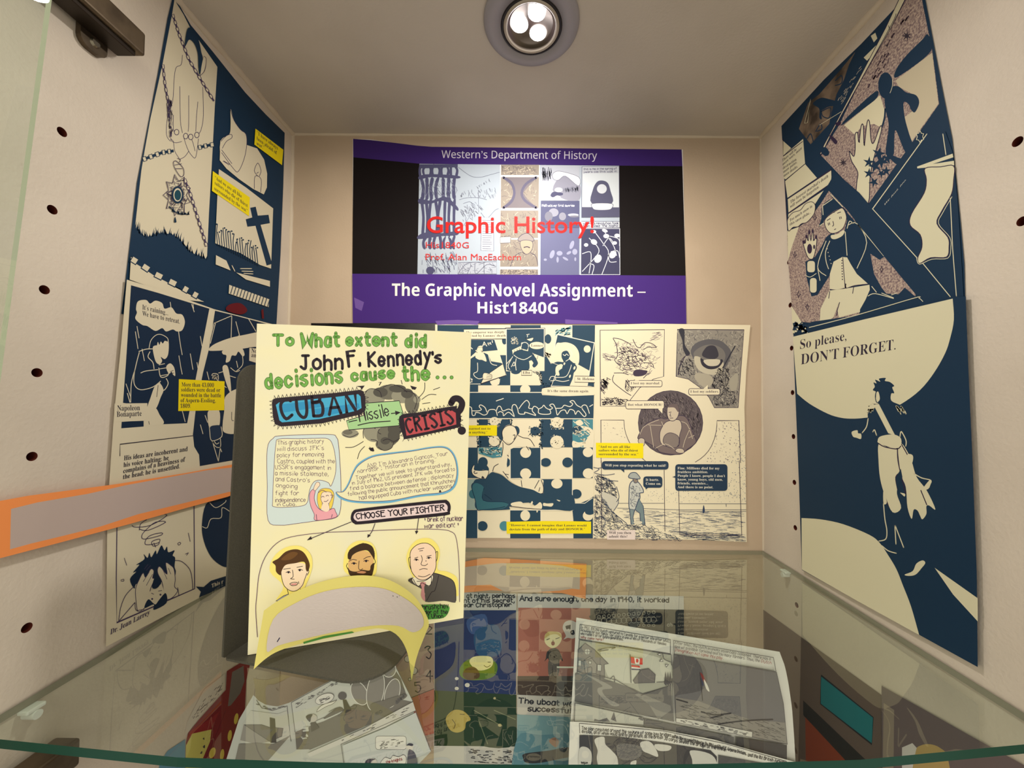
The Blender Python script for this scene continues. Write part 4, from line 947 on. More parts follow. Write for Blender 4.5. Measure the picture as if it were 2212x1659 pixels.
s.FS((84, 54, 22), '490,320 540,290 600,235 680,215 740,235 780,290 798,350 780,400 765,380 760,330 735,318 680,330 600,345 568,390 556,430 520,400 515,350').FS((112, 76, 34), '560,300 640,240 700,250 640,300')
s.L(BK, 5, '580,380 640,372|690,365 740,355|655,385 660,440 640,458 672,462|632,500 660,488 695,490 690,510 650,515 632,500|705,480 708,500|600,408 625,398 640,410|700,385 720,380 740,390|780,370 790,400 775,430|612,545 620,590 590,620|720,540 722,570').E(BK, 622, 405, 9).E(BK, 715, 388, 9).F((222, 150, 150), '640,500 690,494 688,508 650,512').O((160, 164, 180), BK, 4, '520,640 580,600 620,585 640,620 600,660')
s.p('drawn_portrait', 'drawn bearded dark-haired man')
s.FS(HALO, '1085,400 1080,280 1120,190 1200,145 1300,160 1345,230 1350,330 1330,430 1200,450')
s.FS((226, 184, 120), '1115,320 1150,250 1240,225 1310,260 1325,330 1310,400 1280,430 1150,425 1120,380').FS((60, 42, 22), '1112,290 1115,240 1160,195 1240,165 1310,190 1332,250 1328,300 1310,270 1270,225 1200,235 1150,265 1135,300').FS((66, 46, 26), '1110,360 1130,390 1180,400 1230,385 1290,390 1300,350 1328,330 1320,400 1290,440 1140,440').FS((210, 150, 110), '1185,408 1220,395 1262,402 1240,415')
s.L(BK, 5, '1120,315 1150,300 1185,305|1240,298 1270,280 1300,275|1205,310 1200,370 1215,385 1235,375|1110,330 1100,355 1115,385|1330,295 1338,320 1325,345|1140,335 1160,325 1185,335|1240,315 1262,305 1285,312').E(BK, 1162, 332, 10).E(BK, 1262, 312, 10).spikes((60, 42, 22), '1112,290 1130,220 1240,170 1330,250', 14, 9, 3, .6, .8)
s.p('drawn_portrait', 'drawn bald man in grey suit and pink tie')
s.FS(HALO, '1600,330 1610,220 1680,140 1780,125 1850,180 1870,260 1850,380 1930,400 2010,450 2020,560 1990,600 1700,500')
s.FS((88, 84, 80), '1610,480 1650,450 1720,490 1800,420 1850,415 1960,460 1998,530 2002,640 1980,655 1900,640 1750,648 1740,560').FS((246, 240, 220), '1645,455 1690,520 1730,480 1780,520 1805,425').FS((214, 152, 156), '1705,490 1755,490 1740,530 1748,640 1715,600 1720,530').FS((250, 222, 196), '1625,300 1630,230 1690,175 1770,168 1830,220 1838,300 1835,370 1810,420 1760,460 1700,465 1650,420 1630,370')
s.L(BK, 5, '1625,300 1630,230 1690,175 1770,168 1830,220 1838,300 1835,370 1810,420 1760,462 1700,465 1650,420 1630,370 1625,300|1630,280 1612,290 1618,340 1630,380|1832,245 1850,235 1848,290 1836,320|1715,265 1725,300 1715,340 1745,350 1770,335|1700,385 1735,375 1768,380|1660,290 1690,280|1760,275 1800,265|1655,305 1675,295 1695,305|1760,290 1780,280 1800,288|1690,215 1740,205|1700,230 1730,225|1650,460 1670,500 1695,520 1720,490|1720,490 1790,515 1800,430|1860,430 1830,550 1800,570 1760,640|1820,410 1960,460 1998,530 2002,640|1690,435 1740,442 1790,420|1612,475 1650,450|1680,480 1745,475 1800,440').E(BK, 1676, 302, 9).E(BK, 1778, 286, 9).E(BK, 1755, 312, 4)
s.p('name_box', 'green name box').FS((76, 150, 60), '1700,690 1800,670 1935,680 1942,730 1900,780 1800,792 1700,790').H(BK, 6, 'Khrushchev', 1700, 716, 1940, 700, 40).H(BK, 6, 'leader of the', 1690, 752, 1932, 748, 36).H(BK, 6, 'Soviet Union', 1670, 784, 1895, 782, 34)
V()

# yellow name strip, curled: its middle touches the sheet, its ends bend down to the shelf
def strip_depth(px, py):
    t = (px - 735) / 190.0
    y0 = JP.pt(max(min(px, 990), 545), py, 0).y
    # ends stand on the base in front of the sheet
    b = glasspt(548, 1446, .003).y if px < 735 else glasspt(890, 1471, .003).y
    k = min(abs(t), 1.0) ** 2
    return (y0 - .0025) * (1 - k) + (b - (.0 if px < 735 else .0)) * k if False else (y0 - .002) - (y0 - .002 - b) * k
topc = smooth([(570, 1319), (600, 1298), (640, 1277), (700, 1255), (770, 1243), (830, 1249), (880, 1275), (910, 1308), (927, 1350), (908, 1378)], n=5)
botc = smooth([(548, 1446), (575, 1422), (605, 1405), (660, 1388), (720, 1376), (790, 1361), (825, 1358), (858, 1372), (880, 1410), (889, 1471)], n=5)
s = Sheet('name_strip', 'curled yellow paper strip with a blank pale centre standing against the question sheet', 'label', Curl(strip_depth), topc + botc[::-1], (226, 216, 124), thick=.0004, rough=.6, loose=(topc, botc))
V()
s.p('blank_panel', 'pale grey blank centre').F((206, 196, 190), [(590, 1338), (640, 1302), (700, 1278), (770, 1268), (830, 1272), (880, 1296), (910, 1325), (914, 1352), (892, 1366), (860, 1352), (800, 1352), (720, 1366), (640, 1384), (600, 1395), (576, 1406)], True)
s.p('pen_mark').L((40, 36, 70), 2, '599,1386 604,1378').p('pen_mark').L((44, 44, 56), 1.6, '848,1287 850,1288|857,1289 859,1290|862,1287 863,1287', False)
s.p('green_edge').F((76, 140, 60), [(655, 1387), (700, 1374), (760, 1364), (765, 1367), (700, 1379), (656, 1391)])

# ================= orange-bordered strip on the left wall
def lwall(b=0.0): return Plane((XL + .0003, 0, 0), (1, 0, 0), b)
def rwall(b=0.0): return Plane((XR - .0003, 0, 0), (-1, 0, 0), b)
LOWZ = ZS - TH
ORG = (246, 150, 84)
s = Sheet('name_strip', 'long orange-bordered paper strip taped across the left wall comic pages', 'label', lwall(.0045), [(-40, 1089), (0, 1082), (60, 1071), (250, 1046), (400, 1022), (520, 1000), (520, 1062), (492, 1073), (400, 1098), (280, 1132), (130, 1172), (0, 1206), (-40, 1217)], ORG, rough=.7)
V(0, 980, 3.6867)
s.p('blank_panel', 'pale mauve blank centre').F((190, 172, 164), '88,440 300,388 700,320 1000,252 1300,196 1660,130 1830,112 1900,100 1900,300 1820,305 1500,385 1100,482 800,580 500,655 250,715 80,762')
V()

# ================= left wall: upper page
s = Sheet('comic_page', 'dark navy comic page with a hand and chains, upper page on the left wall', 'comic page', lwall(),
          [(375, -14), (380, -2), (412, 54), (460, 112), (530, 200), (574, 247), (615, 287), (612, 400), (606, 550), (597, 704), (430, 700), (262, 678), (272, 600), (296, 395), (340, 165), (362, 40)], NV, 'comic pages on the cabinet walls', rough=.6)
V(230, 200, 3.3186)
CW = (216, 206, 178); PN = (70, 58, 88)
hand_panel = '488,-668 506,-634 552,-560 597,-470 677,-354 795,-184 777,96 755,516 735,856 720,1195 690,1178 640,1162 600,1138 570,1108 540,1072 510,1038 470,1018 420,1008 370,1010 330,1025 290,1034 262,1022 240,1000 205,965 250,560 272,426 315,186 402,-204 470,-560'
s.p('comic_panel', 'panel of a chained hand holding a pendant').F(CW, hand_panel)
s.spikes(NV, '205,965 240,1000 262,1022 290,1034 330,1025 370,1010 420,1008 470,1018 510,1038 540,1072 570,1108 600,1138 640,1162 690,1178 720,1195', 62, 9, 5, .7, .5)
s.L(PN, 4, '545,-270 535,-200 500,-180 485,-100 475,60 440,160 430,300 460,350|690,-40 695,160 680,260 660,300|525,-45 530,200 545,290|590,20 590,220 585,280|655,65 645,180 640,280|480,160 480,260 500,300|480,350 460,330 470,350 500,360 540,350|550,310 580,400 610,450 640,462 660,330|480,350 490,420 520,470|520,480 560,460 590,420|600,310 620,360 635,420')
for x, y in ((503, 284), (568, 312), (604, 318), (648, 304)): s.O(CW, PN, 5, [(x + 16 * math.cos(R(a)), y + 20 * math.sin(R(a))) for a in range(0, 360, 36)], True)
s.chain(NV, CW, '262,480 330,455 400,430 480,418', 22, 32, 5).chain(NV, CW, '660,395 720,380 770,372', 22, 30, 5)
s.chain(PN, CW, '475,-560 520,-420 590,-240 660,-120 770,60', 26, 16, 4).chain(PN, CW, '405,-200 420,-60 440,50 450,180', 26, 14, 4).chain(PN, CW, '560,620 600,720 640,850 680,980 718,1100', 26, 18, 4)
s.FS(NV, '560,-330 580,-455 620,-455 660,-380 680,-290 690,-240 670,-130 660,-180 655,-280 630,-350 595,-380 570,-340').FS(CW, '690,-230 700,-260 715,-240 700,-160 675,-120 680,-180').L(PN, 4, '700,-260 715,-240 705,-160 670,-120')
s.hatch(PN, 3, 60, '430,30 470,40 480,330 445,320', 36, 80, 20, 3).L(PN, 4, '480,500 500,490 550,540 555,590 530,600 490,540 480,500|490,520 540,510|495,545 545,545|510,470 530,480 525,500')
pend = [(508 + (100 if i % 2 else 66) * math.cos(R(i * 20)), 735 + (150 if i % 2 else 100) * math.sin(R(i * 20))) for i in range(18)]
s.L(PN, 4, pend, False, True).hatch(PN, 3, 90, pend, 40, 60, 80, 4).E(NV, 510, 733, 42, 62).E(CW, 510, 733, 30, 48).E((20, 70, 84), 511, 735, 24, 38).spikes(NV, '455,820 480,850 530,870 590,870', 26, 9, 4, .8, .8).FS(NV, '485,925 492,890 502,925 494,932')
s.p('comic_panel', 'panel of a figure beside a candle')
s.FS(CW, '890,118 915,200 960,265 1000,300 1005,380 985,480 940,565 905,530 820,440 820,345 860,310 885,290 890,220')
s.F(CW, '816,345 880,300 1005,375 1080,400 1130,480 1152,580 1150,680 1128,730 1050,690 950,620 860,545 812,485').L(PN, 4, '888,120 915,200 960,265 1000,300 1005,380 985,480 945,565 910,545 825,430|820,350 860,310 895,300 898,325 860,350 830,400|825,410 900,510|840,490 885,515|835,490 880,520')
s.L(PN, 4, '1060,690 1065,600 1108,620 1105,715|1085,600 1060,560 1085,505 1108,560 1095,600|1075,580 1090,570')
s.p('comic_panel', 'panel of a leaning black cross over grass')
s.F(CW, '806,548 1000,680 1195,830 1180,1262 1100,1235 960,1150 780,1080 795,740')
s.F(NV, '1030,826 1070,818 1085,882 1162,876 1172,936 1105,948 1188,1228 1148,1240 1068,955 1010,962 998,908 1045,895')
rng = random.Random(6)
for k in range(18):
    x = 785 + k * 17; y = 1075 + k * 8.5; h = rng.uniform(60, 150); s.L(NV, 6, [(x + 12, y + 20), (x + 4, y - h * .5), (x + rng.uniform(-6, 14), y - h)]); s.E(NV, x + rng.uniform(-4, 14), y - h, 6)
s.F(CW, '785,1165 860,1205 890,1275 783,1232').F(CW, '930,1290 1172,1350 1172,1392 1000,1340')
s.L(CW, 6, '960,1262 1040,1262|970,1280 1050,1282|985,1296 1050,1300|900,1240 920,1280')
stair = '880,1378 1168,1482 1162,1538 876,1440'
s.F(CW, stair)
for k in range(13): s.LL(NV, 6, [(890 + k * 22, 1384 + k * 8 + 56), (906 + k * 22, 1388 + k * 8)])
s.F((96, 12, 22), '880,1520 960,1510 1010,1560 960,1590 860,1560', True).F((96, 12, 22), '1110,1560 1125,1550 1130,1620 1115,1620')
s.p('comic_panel', 'pale strip under the dark hill').F(CW, '176,1178 250,1230 360,1310 480,1390 600,1450 700,1500 600,1490 440,1440 166,1340').chain(NV, CW, '180,1190 260,1240 350,1300 450,1350 550,1400 690,1480', 46, 44, 7)
for q, ls, nm in (('1068,258 1268,410 1258,520 1060,372', (('“I have always', 1080, 298, 1228, 412), ('been afraid of', 1078, 338, 1222, 446), ('war.”', 1076, 374, 1132, 408)), 0), ('762,562 1028,752 1022,886 756,704', (('“And we are all like', 778, 620, 970, 756), ('sailors who die of thirst', 776, 656, 1012, 824), ('surrounded by the sea.”', 772, 696, 1012, 862)), 1)):
    s.p('caption_box', 'yellow caption box').F((240, 218, 16), q)
    for t in ls: s.T('serif', INK, *t, 25, up=(0, -1 / 3.3186 * .0 - 1))
V()

# ================= left wall: lower page
s = Sheet('comic_page', 'comic page of a retreat in the rain, lower page on the left wall', 'comic page', lwall(.0020),
          [(274, 604), (340, 624), (463, 668), (540, 688), (600, 703), (596, 1000), (590, 1215), (485, 1263), (430, 1292), (330, 1344), (229, 1397), (232, 1100), (246, 900), (262, 740)], CW, 'comic pages on the cabinet walls', rough=.6)
V(220, 580, 3.4556)
N2 = (12, 37, 62)
s.p('comic_panel', 'panel of a stooping man in heavy rain').F(N2, '218,125 420,182 803,300 740,620 690,880 637,1155 400,1165 315,1140 340,1030 158,1003 180,700')
s.F(N2, '148,1145 312,1134 312,1180 145,1193')
s.L(CW, 5, '250,470 270,600|262,430 278,520|570,450 585,560 600,645|575,650 590,740 600,790|660,635 680,755|735,505 748,580|180,860 215,960|600,1060 622,1145|510,250 520,320|670,265 690,325|710,700 720,760|680,265 685,300|300,600 318,690')
s.FS(CW, '255,300 270,245 330,235 360,262 400,240 450,258 468,300 520,290 555,335 600,345 620,400 600,460 560,470 530,455 480,470 450,445 400,466 340,430 300,420 250,375 262,330')
s.T('serif', INK, 'It’s raining...', 302, 305, 495, 350, 36, up=(0, -1)).T('serif', INK, 'We have to retreat.', 302, 352, 582, 412, 36, up=(0, -1))
s.FS(CW, '380,590 410,570 400,540 470,540 498,545 495,640 470,676 440,660 450,690 430,715 400,690').FS(N2, '398,560 395,520 430,495 480,505 495,545 470,540 455,560 440,545 430,570 418,548 410,575').L(CW, 5, '352,600 365,540 400,500 440,492 490,520 495,560|385,585 400,640 440,700|470,580 490,572|480,640 495,635')
s.L(CW, 6, '275,620 330,602 380,600|280,625 260,700 240,800 245,870 290,905 380,885 440,840|360,620 345,660 380,700 390,750|290,780 330,765 420,755|480,820 495,860 460,910 430,850|425,740 440,810 490,800 500,770|245,760 220,860 215,1000|190,930 210,1000')
s.FS(CW, '480,735 510,708 540,740 548,800 530,790 520,770 500,785').FS(CW, '395,880 430,855 460,905 440,960 400,1050 340,1048 365,960').L(INK, 4, '510,770 535,760|515,785 540,780|420,870 410,960').FS(CW, '315,1150 340,1030 400,1040 430,1090 460,1160 330,1175').L(INK, 4, '355,1165 350,1140')
s.L(CW, 5, '430,750 490,740|440,800 500,790|425,720 470,710')
s.p('caption_box').F(CW, '95,1008 340,1005 335,1136 90,1145').T('serif', INK, 'Napoleon', 116, 1062, 285, 1058, 40).T('serif', INK, 'Bonaparte', 112, 1108, 298, 1100, 40)
s.p('comic_panel', 'panel of a man under an umbrella').F(N2, '845,315 1000,352 1320,438 1300,1380 960,1435 732,1475 726,1390 690,1330 680,1240 700,1060 755,780 800,600')
s.FS(CW, '798,612 812,585 860,555 960,518 1080,492 1165,475 1250,470 1250,580 1140,585 1040,600 940,608 860,614').L(CW, 5, '835,410 970,352|850,400 810,560|970,355 965,515|1095,375 1150,470|1000,395 1030,510|1020,500 1050,640|835,415 800,560')
s.FS(CW, '905,640 900,615 960,590 1040,590 1065,640 1050,655 1020,620 1000,650 970,650 955,690 925,700 930,650').FS(CW, '900,740 935,725 955,800 965,900 960,930 930,860').L(CW, 5, '960,740 1000,770 1030,760|950,800 1000,815|1050,650 1050,720 1000,770|870,780 920,765|860,830 930,890|1005,690 1015,740')
s.FS(CW, '920,960 990,905 1030,930 1030,1200 980,1235 910,1220 902,1160 915,1050').L(INK, 4, '970,1070 970,1130 985,1135').FS(CW, '800,1060 875,1060 880,1160 860,1170 805,1190 790,1110').FS((30, 50, 76), '805,1190 850,1170 885,1180 890,1260 825,1285').L(CW, 5, '800,1130 805,1210 820,1285 895,1255 890,1180|820,1285 850,1330 885,1330 885,1270|825,1290 870,1440|870,1440 885,1330|895,1370 880,1330|770,1095 790,1150|735,1165 755,1235|840,1290 855,1310 875,1300|785,770 800,830|820,800 830,785 865,790 870,830').hatch(CW, 3, 18, '825,790 865,790 865,830 820,830', 30, 5, 20)
s.p('caption_box').O(CW, INK, 4, '1100,590 1200,600 1200,720 1098,690').T('serif', INK, 'Now', 1115, 628, 1180, 634, 32).T('serif', INK, 'amp', 1115, 660, 1180, 668, 32)
s.p('caption_box', 'yellow caption box').F((238, 214, 10), '575,826 916,842 914,1058 570,1064')
for t in (('More than 43,000', 595, 880, 836, 886), ('soldiers were dead or', 592, 918, 884, 922), ('wounded in the battle', 590, 958, 890, 962), ('of Aspern-Essling,', 588, 998, 850, 1000), ('1809.', 586, 1040, 664, 1040)): s.T('serif', INK, *t, 30)
s.p('caption_box').LL(INK, 5, '135,1400 136,1312 680,1248')
for t in (('His ideas are incoherent and', 165, 1432, 640, 1362), ('his voice halting; he', 162, 1482, 498, 1428), ('complains of a heaviness of', 160, 1528, 622, 1440), ('the head; he is unsettled.', 158, 1572, 582, 1490)): s.T('serif', (48, 44, 58), *t, 34, up=(.05, -1))
V(0, 980, 3.6867)
s.p('comic_panel', 'panel of a man holding his head').LL(PN, 7, '932,560 926,1000 930,1346 1550,1076 1545,400')
s.L(PN, 5, '1050,570 1080,585 1200,570 1330,490 1240,480|1110,610 1120,560 1170,525|1110,600 1180,610 1320,545 1240,545 1170,600 1130,650 1150,680 1280,650 1285,630 1200,650 1160,690 1165,725 1260,710 1270,680 1210,700 1220,735 1260,725 1270,705|1225,710 1240,745')
s.FS(N2, '1035,1000 1085,940 1060,945 1110,885 1085,885 1150,840 1145,800 1175,830 1190,790 1205,825 1240,770 1250,800 1285,730 1310,770 1330,740 1340,785 1390,770 1375,810 1395,830 1390,900 1400,940 1380,1000 1300,1020 1100,1030 1070,1075')
s.O(CW, PN, 5, '1085,1180 1080,1080 1110,1000 1140,950 1160,985 1200,920 1225,935 1215,990 1230,1000 1195,1090 1200,1160 1150,1230 1100,1255', True).O(CW, PN, 5, '1255,920 1275,900 1330,960 1320,870 1360,890 1385,920 1395,1000 1390,1060 1415,1090 1380,1140 1335,1160 1310,1120 1290,1020 1260,960', True)
s.L(PN, 4, '1140,1020 1190,940|1165,1050 1215,960|1300,930 1330,1000|1340,910 1360,960|1180,880 1150,920|1200,890 1165,930')
s.FS(N2, '1210,1060 1240,970 1280,1000 1280,1040 1240,1075').FS(CW, '1200,1090 1250,1075 1285,1040 1310,1120 1280,1170 1240,1200 1180,1150').FS(N2, '1150,1230 1180,1160 1220,1190 1240,1200 1270,1160 1320,1110 1325,1190 1225,1245 1225,1200').L(PN, 5, '1205,1110 1225,1120|1260,1095 1290,1090').E(PN, 1212, 1157, 8).E(PN, 1278, 1123, 8)
s.L(PN, 5, '945,1335 960,1230 1000,1130 1065,1060|950,1330 1010,1260 1075,1185|1075,1185 1080,1240 1105,1257|1395,850 1450,860 1510,920 1530,1000 1535,1080|1415,1065 1425,1130|1150,1240 1085,1250').L(PN, 4, '1415,715 1430,705 1440,715 1425,728 1415,715|1475,800 1500,790 1485,810|960,1008 985,1000 985,1015 962,1015|990,830 1010,890|1500,630 1515,700')
s.p('caption_box').T('serif', PN, 'Dr. Jean Larrey', 878, 1442, 1192, 1278, 42, up=(.1, -1))
s.p('comic_panel', 'panel of dark rounded shapes').FS(N2, '1640,405 1740,360 2000,330 2000,900 1830,905 1760,890 1680,820 1625,700 1608,570').L(CW, 5, '1670,390 1720,430 1790,390 1800,370|1610,580 1650,590 1680,520 1760,510 1770,430 1830,460').F(N2, '1560,1058 1622,1062 1680,1012 1800,975 2000,900 2000,960 1800,1052 1585,1146 1600,1100').T('serif', CW, 'This r', 1685, 1068, 1778, 1030, 30, up=(0, -1))
V()

# ================= right wall: upper page
MV = noisemat('speckled_print', (120, 100, 102), (186, 166, 150), 620, .6, .38, .62, detail=2)
MV2 = noisemat('mottled_print', (58, 48, 40), (128, 110, 92), 55, .6, .35, .65, detail=4)
CWR = (216, 210, 178); PO = (48, 34, 62)
s = Sheet('comic_page', 'navy comic page with diagonal panels, upper page on the right wall', 'comic page', rwall(),
          [(1688, 272), (1780, 172), (1860, 95), (1945, 5), (1985, -38), (1992, -38), (1999, 0), (2020, 110), (2037, 200), (2057, 300), (2064, 370), (2074, 470), (2083, 570), (2086, 690), (1900, 730), (1714, 726), (1706, 580), (1698, 460)], NV, 'comic pages on the cabinet walls', rough=.6)
V(1620, 0, 3.7365)
s.p('comic_panel', 'dark mottled rubble panel').F(MV2, '395,1040 470,830 560,760 700,600 850,420 800,520 760,640 700,760 660,900 640,1000 490,1165').FS(NV, '510,830 570,790 640,800 700,820 720,850 640,860 600,880 575,900 580,960 560,950 560,880 520,850')
s.L(NV, 8, '575,900 650,870 640,950 590,940 575,900|690,650 740,610 740,670 690,690|530,1060 570,1000 580,1040 540,1060|460,1120 490,1080 510,1140').L(CWR, 3, '440,995 490,800 465,990 440,995|560,1010 740,900', False).hatch((200, 190, 170), 3, 60, '700,840 720,780 900,520 915,530 740,850', 26, -58, 8, 4)
s.F(CWR, '975,290 1012,264 1028,310 1000,342').F(CWR, '918,465 1085,300 1108,312 945,490')
pan = '1235,-60 1375,-60 1400,100 1470,380 1525,838 1270,1200 1015,1575 812,1980 705,1880 720,1700 572,1252 720,1010'
s.p('comic_panel', 'speckled panel of a dark figure and an open hand').F(MV, '1235,-60 1378,-60 1400,60 1470,400 1526,838 1270,1205 952,1651 860,1556 572,1252 720,1010')
s.F((200, 188, 160), '1175,650 1470,425 1522,835 1300,1150 1240,950 1360,860 1350,780 1200,700')
s.F((222, 214, 180), '760,1010 1050,770 1090,900 1060,1030 1000,1000 900,1020 850,1090', False)
s.FS(NV, '1168,628 1180,560 1260,450 1390,320 1430,275 1462,330 1466,400 1400,475 1250,585').FS(NV, '1012,738 1025,790 900,890 740,1012 800,930')
s.E(NV, 1095, 690, 60, 106).FS(NV, '1088,790 1140,740 1150,700 1200,698 1260,745 1340,768 1366,830 1332,906 1300,885 1280,840 1240,828 1250,950 1285,1080 1318,1190 1260,1240 1180,1055 1165,1120 1158,1250 1095,1240 1120,1020 1098,900').L(NV, 14, '1092,880 1085,960 1060,1040').L(CWR, 4, '1150,640 1148,700 1130,752')
s.FS(NV, '1100,1230 1190,1270 1290,1300 1200,1330 1140,1290')
s.p('drawn_hand').O(CWR, PO, 7, '860,1640 862,1480 870,1390 820,1300 803,1220 838,1262 850,1190 848,1090 868,1070 880,1150 897,1020 915,1016 922,1175 945,990 965,985 978,1130 1000,1150 1050,1022 1062,1050 1010,1240 970,1420 955,1640', True)
rng = random.Random(2)
for cx, cy, r in ((1040, 1240, 60), (960, 1310, 50), (1060, 1300, 66), (1100, 1380, 46), (960, 1400, 46), (1010, 1340, 60), (1000, 1470, 46), (1110, 1280, 50), (1060, 1400, 40)):
    s.F(NV, [(cx + r * (1 if i % 2 else .35) * math.cos(R(i * 36 + cx)), cy + r * (1 if i % 2 else .35) * math.sin(R(i * 36 + cx))) for i in range(10)])
for cx, cy, r in ((752, 1312, 38), (1265, 290, 46), (1105, 368, 18)): s.F((52, 44, 56), [(cx + r * (1 if i % 2 else .3) * math.cos(R(i * 25.7)), cy + r * (1 if i % 2 else .3) * math.sin(R(i * 25.7))) for i in range(14)])
s.hatch((84, 66, 76), 9, 46, '945,700 985,730 1140,470 1120,400 1190,250 1330,80 1310,60 1180,230 1080,400', 34, -60, 6, 5)
s.p('sword_strip').O(CWR, PO, 5, '1210,-20 1262,-20 1130,240 900,640 710,985 650,1090 605,1195 570,1255 566,1240 600,1165 650,1075 840,715 1095,225').L(PO, 5, '1180,110 1120,240 700,1000 600,1200|1120,205 1125,240').FS(PO, '705,985 735,985 720,1015 690,1005').FS(PO, '640,1095 665,1100 705,1140 690,1165 655,1125').FS(NV, '585,1190 620,1195 640,1240 610,1260 575,1230')
V(1660, 300, 3.7696)
s.p('caption_box', 'pale slanted caption box').F(CWR, '112,10 185,75 118,140').F(CWR, '118,140 282,0 298,200 140,330 122,318').F(CWR, '135,345 298,205 395,318 155,480')
for i, (t, x1, y1) in enumerate((('There will be', 228, 92), ('more wars, more', 272, 82), ('destruction,', 230, 172), ('more pains,', 232, 196), ('more deaths.', 238, 232))): s.T('serif', PO, t, 112 + i * 3, 188 + i * 31, x1, y1, 23, up=(0, -1))
s.LL(PO, 5, '118,0 120,140 280,20|134,340 296,206|134,345 150,660')
s.p('caption_box', 'pale slanted caption box').O(CWR, PO, 5, '155,490 512,250 516,356 162,606').T('serif', PO, 'The bravest marshal’s death', 178, 528, 486, 312, 25, up=(0, -1)).T('serif', PO, 'will soon be forgotten.', 176, 566, 412, 398, 25, up=(0, -1)).F(CWR, '162,612 450,420 380,530 160,668')
s.p('comic_panel', 'speckled panel of an officer in a bicorne hat').F(MV, '152,780 250,715 330,660 430,520 500,410 640,580 690,640 840,920 950,955 1200,1250 1190,1330 900,1390 700,1440 420,1505 270,1490 190,1370 160,1000')
s.F(CWR, '155,750 248,716 190,880 160,990').F(CWR, '188,1360 268,1490 196,1590')
s.FS(NV, '440,545 520,490 600,550 640,590 640,600 630,630 610,570 560,575 490,620 455,660 445,690 410,715 430,650')
s.F(NV, '500,450 640,600 690,655 800,800 945,960 905,985 830,935 860,1100 920,1210 960,1260 1060,1265 1110,1210 1190,1280 1260,1330 740,1460 740,1400 820,1190 600,1230 500,1240 500,1110 400,1270 350,1285 310,1130 300,1000 380,960 430,880 470,800 520,760 560,790 620,745 640,660')
s.L(CWR, 6, '440,545 518,492|440,545 445,620|505,450 605,555|415,710 450,685|650,700 720,690 800,845 720,1055|625,755 640,950|470,830 400,1040 470,1115|400,1050 420,1155|500,830 465,920 470,1000 490,1060|690,690 660,670 640,730|725,695 940,955|840,1200 880,1250|810,1280 870,1260 1020,1300|920,1255 1020,1295|1000,1270 1045,1255')
s.O(CWR, PO, 6, '458,665 490,625 560,580 605,565 635,630 625,690 600,735 550,765 500,765 465,720', True).L(PO, 6, '475,665 505,648|560,605 590,595|525,670 530,700 520,712|535,740 550,732|485,685 490,705|495,680 500,700|578,635 582,655|590,632 594,650|528,600 540,595').FS(CWR, '510,785 560,775 605,745 620,755 600,790 550,815 515,812')
s.F(CWR, '500,1100 530,1000 600,962 640,965 670,1020 720,1100 810,1180 720,1190 630,1215 540,1230 498,1225').L(PO, 6, '605,965 615,1100 625,1215 630,1180 635,1215 700,1195 810,1182|498,1225 560,1230 620,1215')
for k in range(8): s.E(PO, 598 + k * .6, 990 + k * 22, 5)
for k in range(5): s.E(CWR, 478 + k * 8, 895 + k * 30, 4)
s.F(CWR, '495,1235 620,1220 822,1188 825,1230 790,1310 745,1390 745,1410 575,1455 560,1390 575,1330 530,1450 500,1475 415,1505 425,1380 470,1290').L(PO, 6, '580,1330 560,1400 555,1440|500,1240 490,1300|695,1200 685,1260')
s.O(CWR, PO, 6, '318,960 290,880 280,830 300,850 310,780 322,830 330,735 345,830 362,730 368,830 390,785 392,850 370,960 345,980', True).E(PO, 335, 895, 20, 40).E(PO, 372, 880, 8, 18)
for x, y in ((290, 840), (308, 795), (332, 760), (360, 750), (388, 800)): s.E(PO, x, y, 8, 16)
s.O(CWR, NV, 8, rbox(312, 990, 382, 1090, 24)).O(CWR, NV, 6, rbox(335, 1130, 395, 1255, 24)).L(CWR, 5, '300,1110 340,1125 390,1095')
for x, y in ((245, 1268), (215, 945), (920, 1062), (316, 1368), (378, 640)):
    s.L(PO, 4, [(x, y - 26), (x + 6, y - 6), (x + 16, y), (x + 6, y + 6), (x, y + 26), (x - 6, y + 6), (x - 16, y), (x - 6, y - 6)], False, True)
s.p('speech_bubble', 'cloud shaped thought bubble').O(CWR, PO, 5, '158,650 200,600 260,580 300,530 350,512 380,540 375,600 350,640 310,680 270,690 240,715 200,720 165,750 155,700', True).T('serif', PO, 'Too much snow in', 172, 676, 356, 556, 23, up=(0, -1)).T('serif', PO, 'this snow globe...', 174, 708, 346, 606, 23, up=(0, -1))
s.p('comic_panel', 'navy panel of a white flag').F(NV, '470,400 510,330 520,250 740,440 820,535 1290,-40 1440,-60 1500,110 1540,500 1590,1290 1260,1340 940,955 640,580')
s.L(CWR, 7, '1290,-40 848,570 1215,975|1250,1005 1480,1285|1420,-40 1445,130|1480,480 1500,900 1530,1280', False)
s.F(CWR, '1212,240 1210,226 1500,120 1505,150 1335,205 1510,178 1512,215')
s.O(CWR, PO, 7, '1275,240 1400,228 1508,220 1508,330 1490,450 1410,590 1372,690 1460,800 1470,880 1450,962 1320,968 1232,1015 1215,970 1250,880 1235,780 1155,705 1165,610 1268,440 1286,330', True).L(CWR, 5, '1495,470 1420,600 1385,690 1475,800 1485,880 1462,970 1330,980 1228,1020 1205,960')
s.T('serif', (190, 190, 176), 'We lost, too.', 938, 552, 1120, 335, 22, up=(.3, -1))
s.O(NV, CWR, 5, [(1250 + (0), 0)] and [(1248 - 14 + (34 if i % 2 else 22) * math.cos(R(i * 30)), -18 + (48 if i % 2 else 32) * math.sin(R(i * 30))) for i in range(12)])
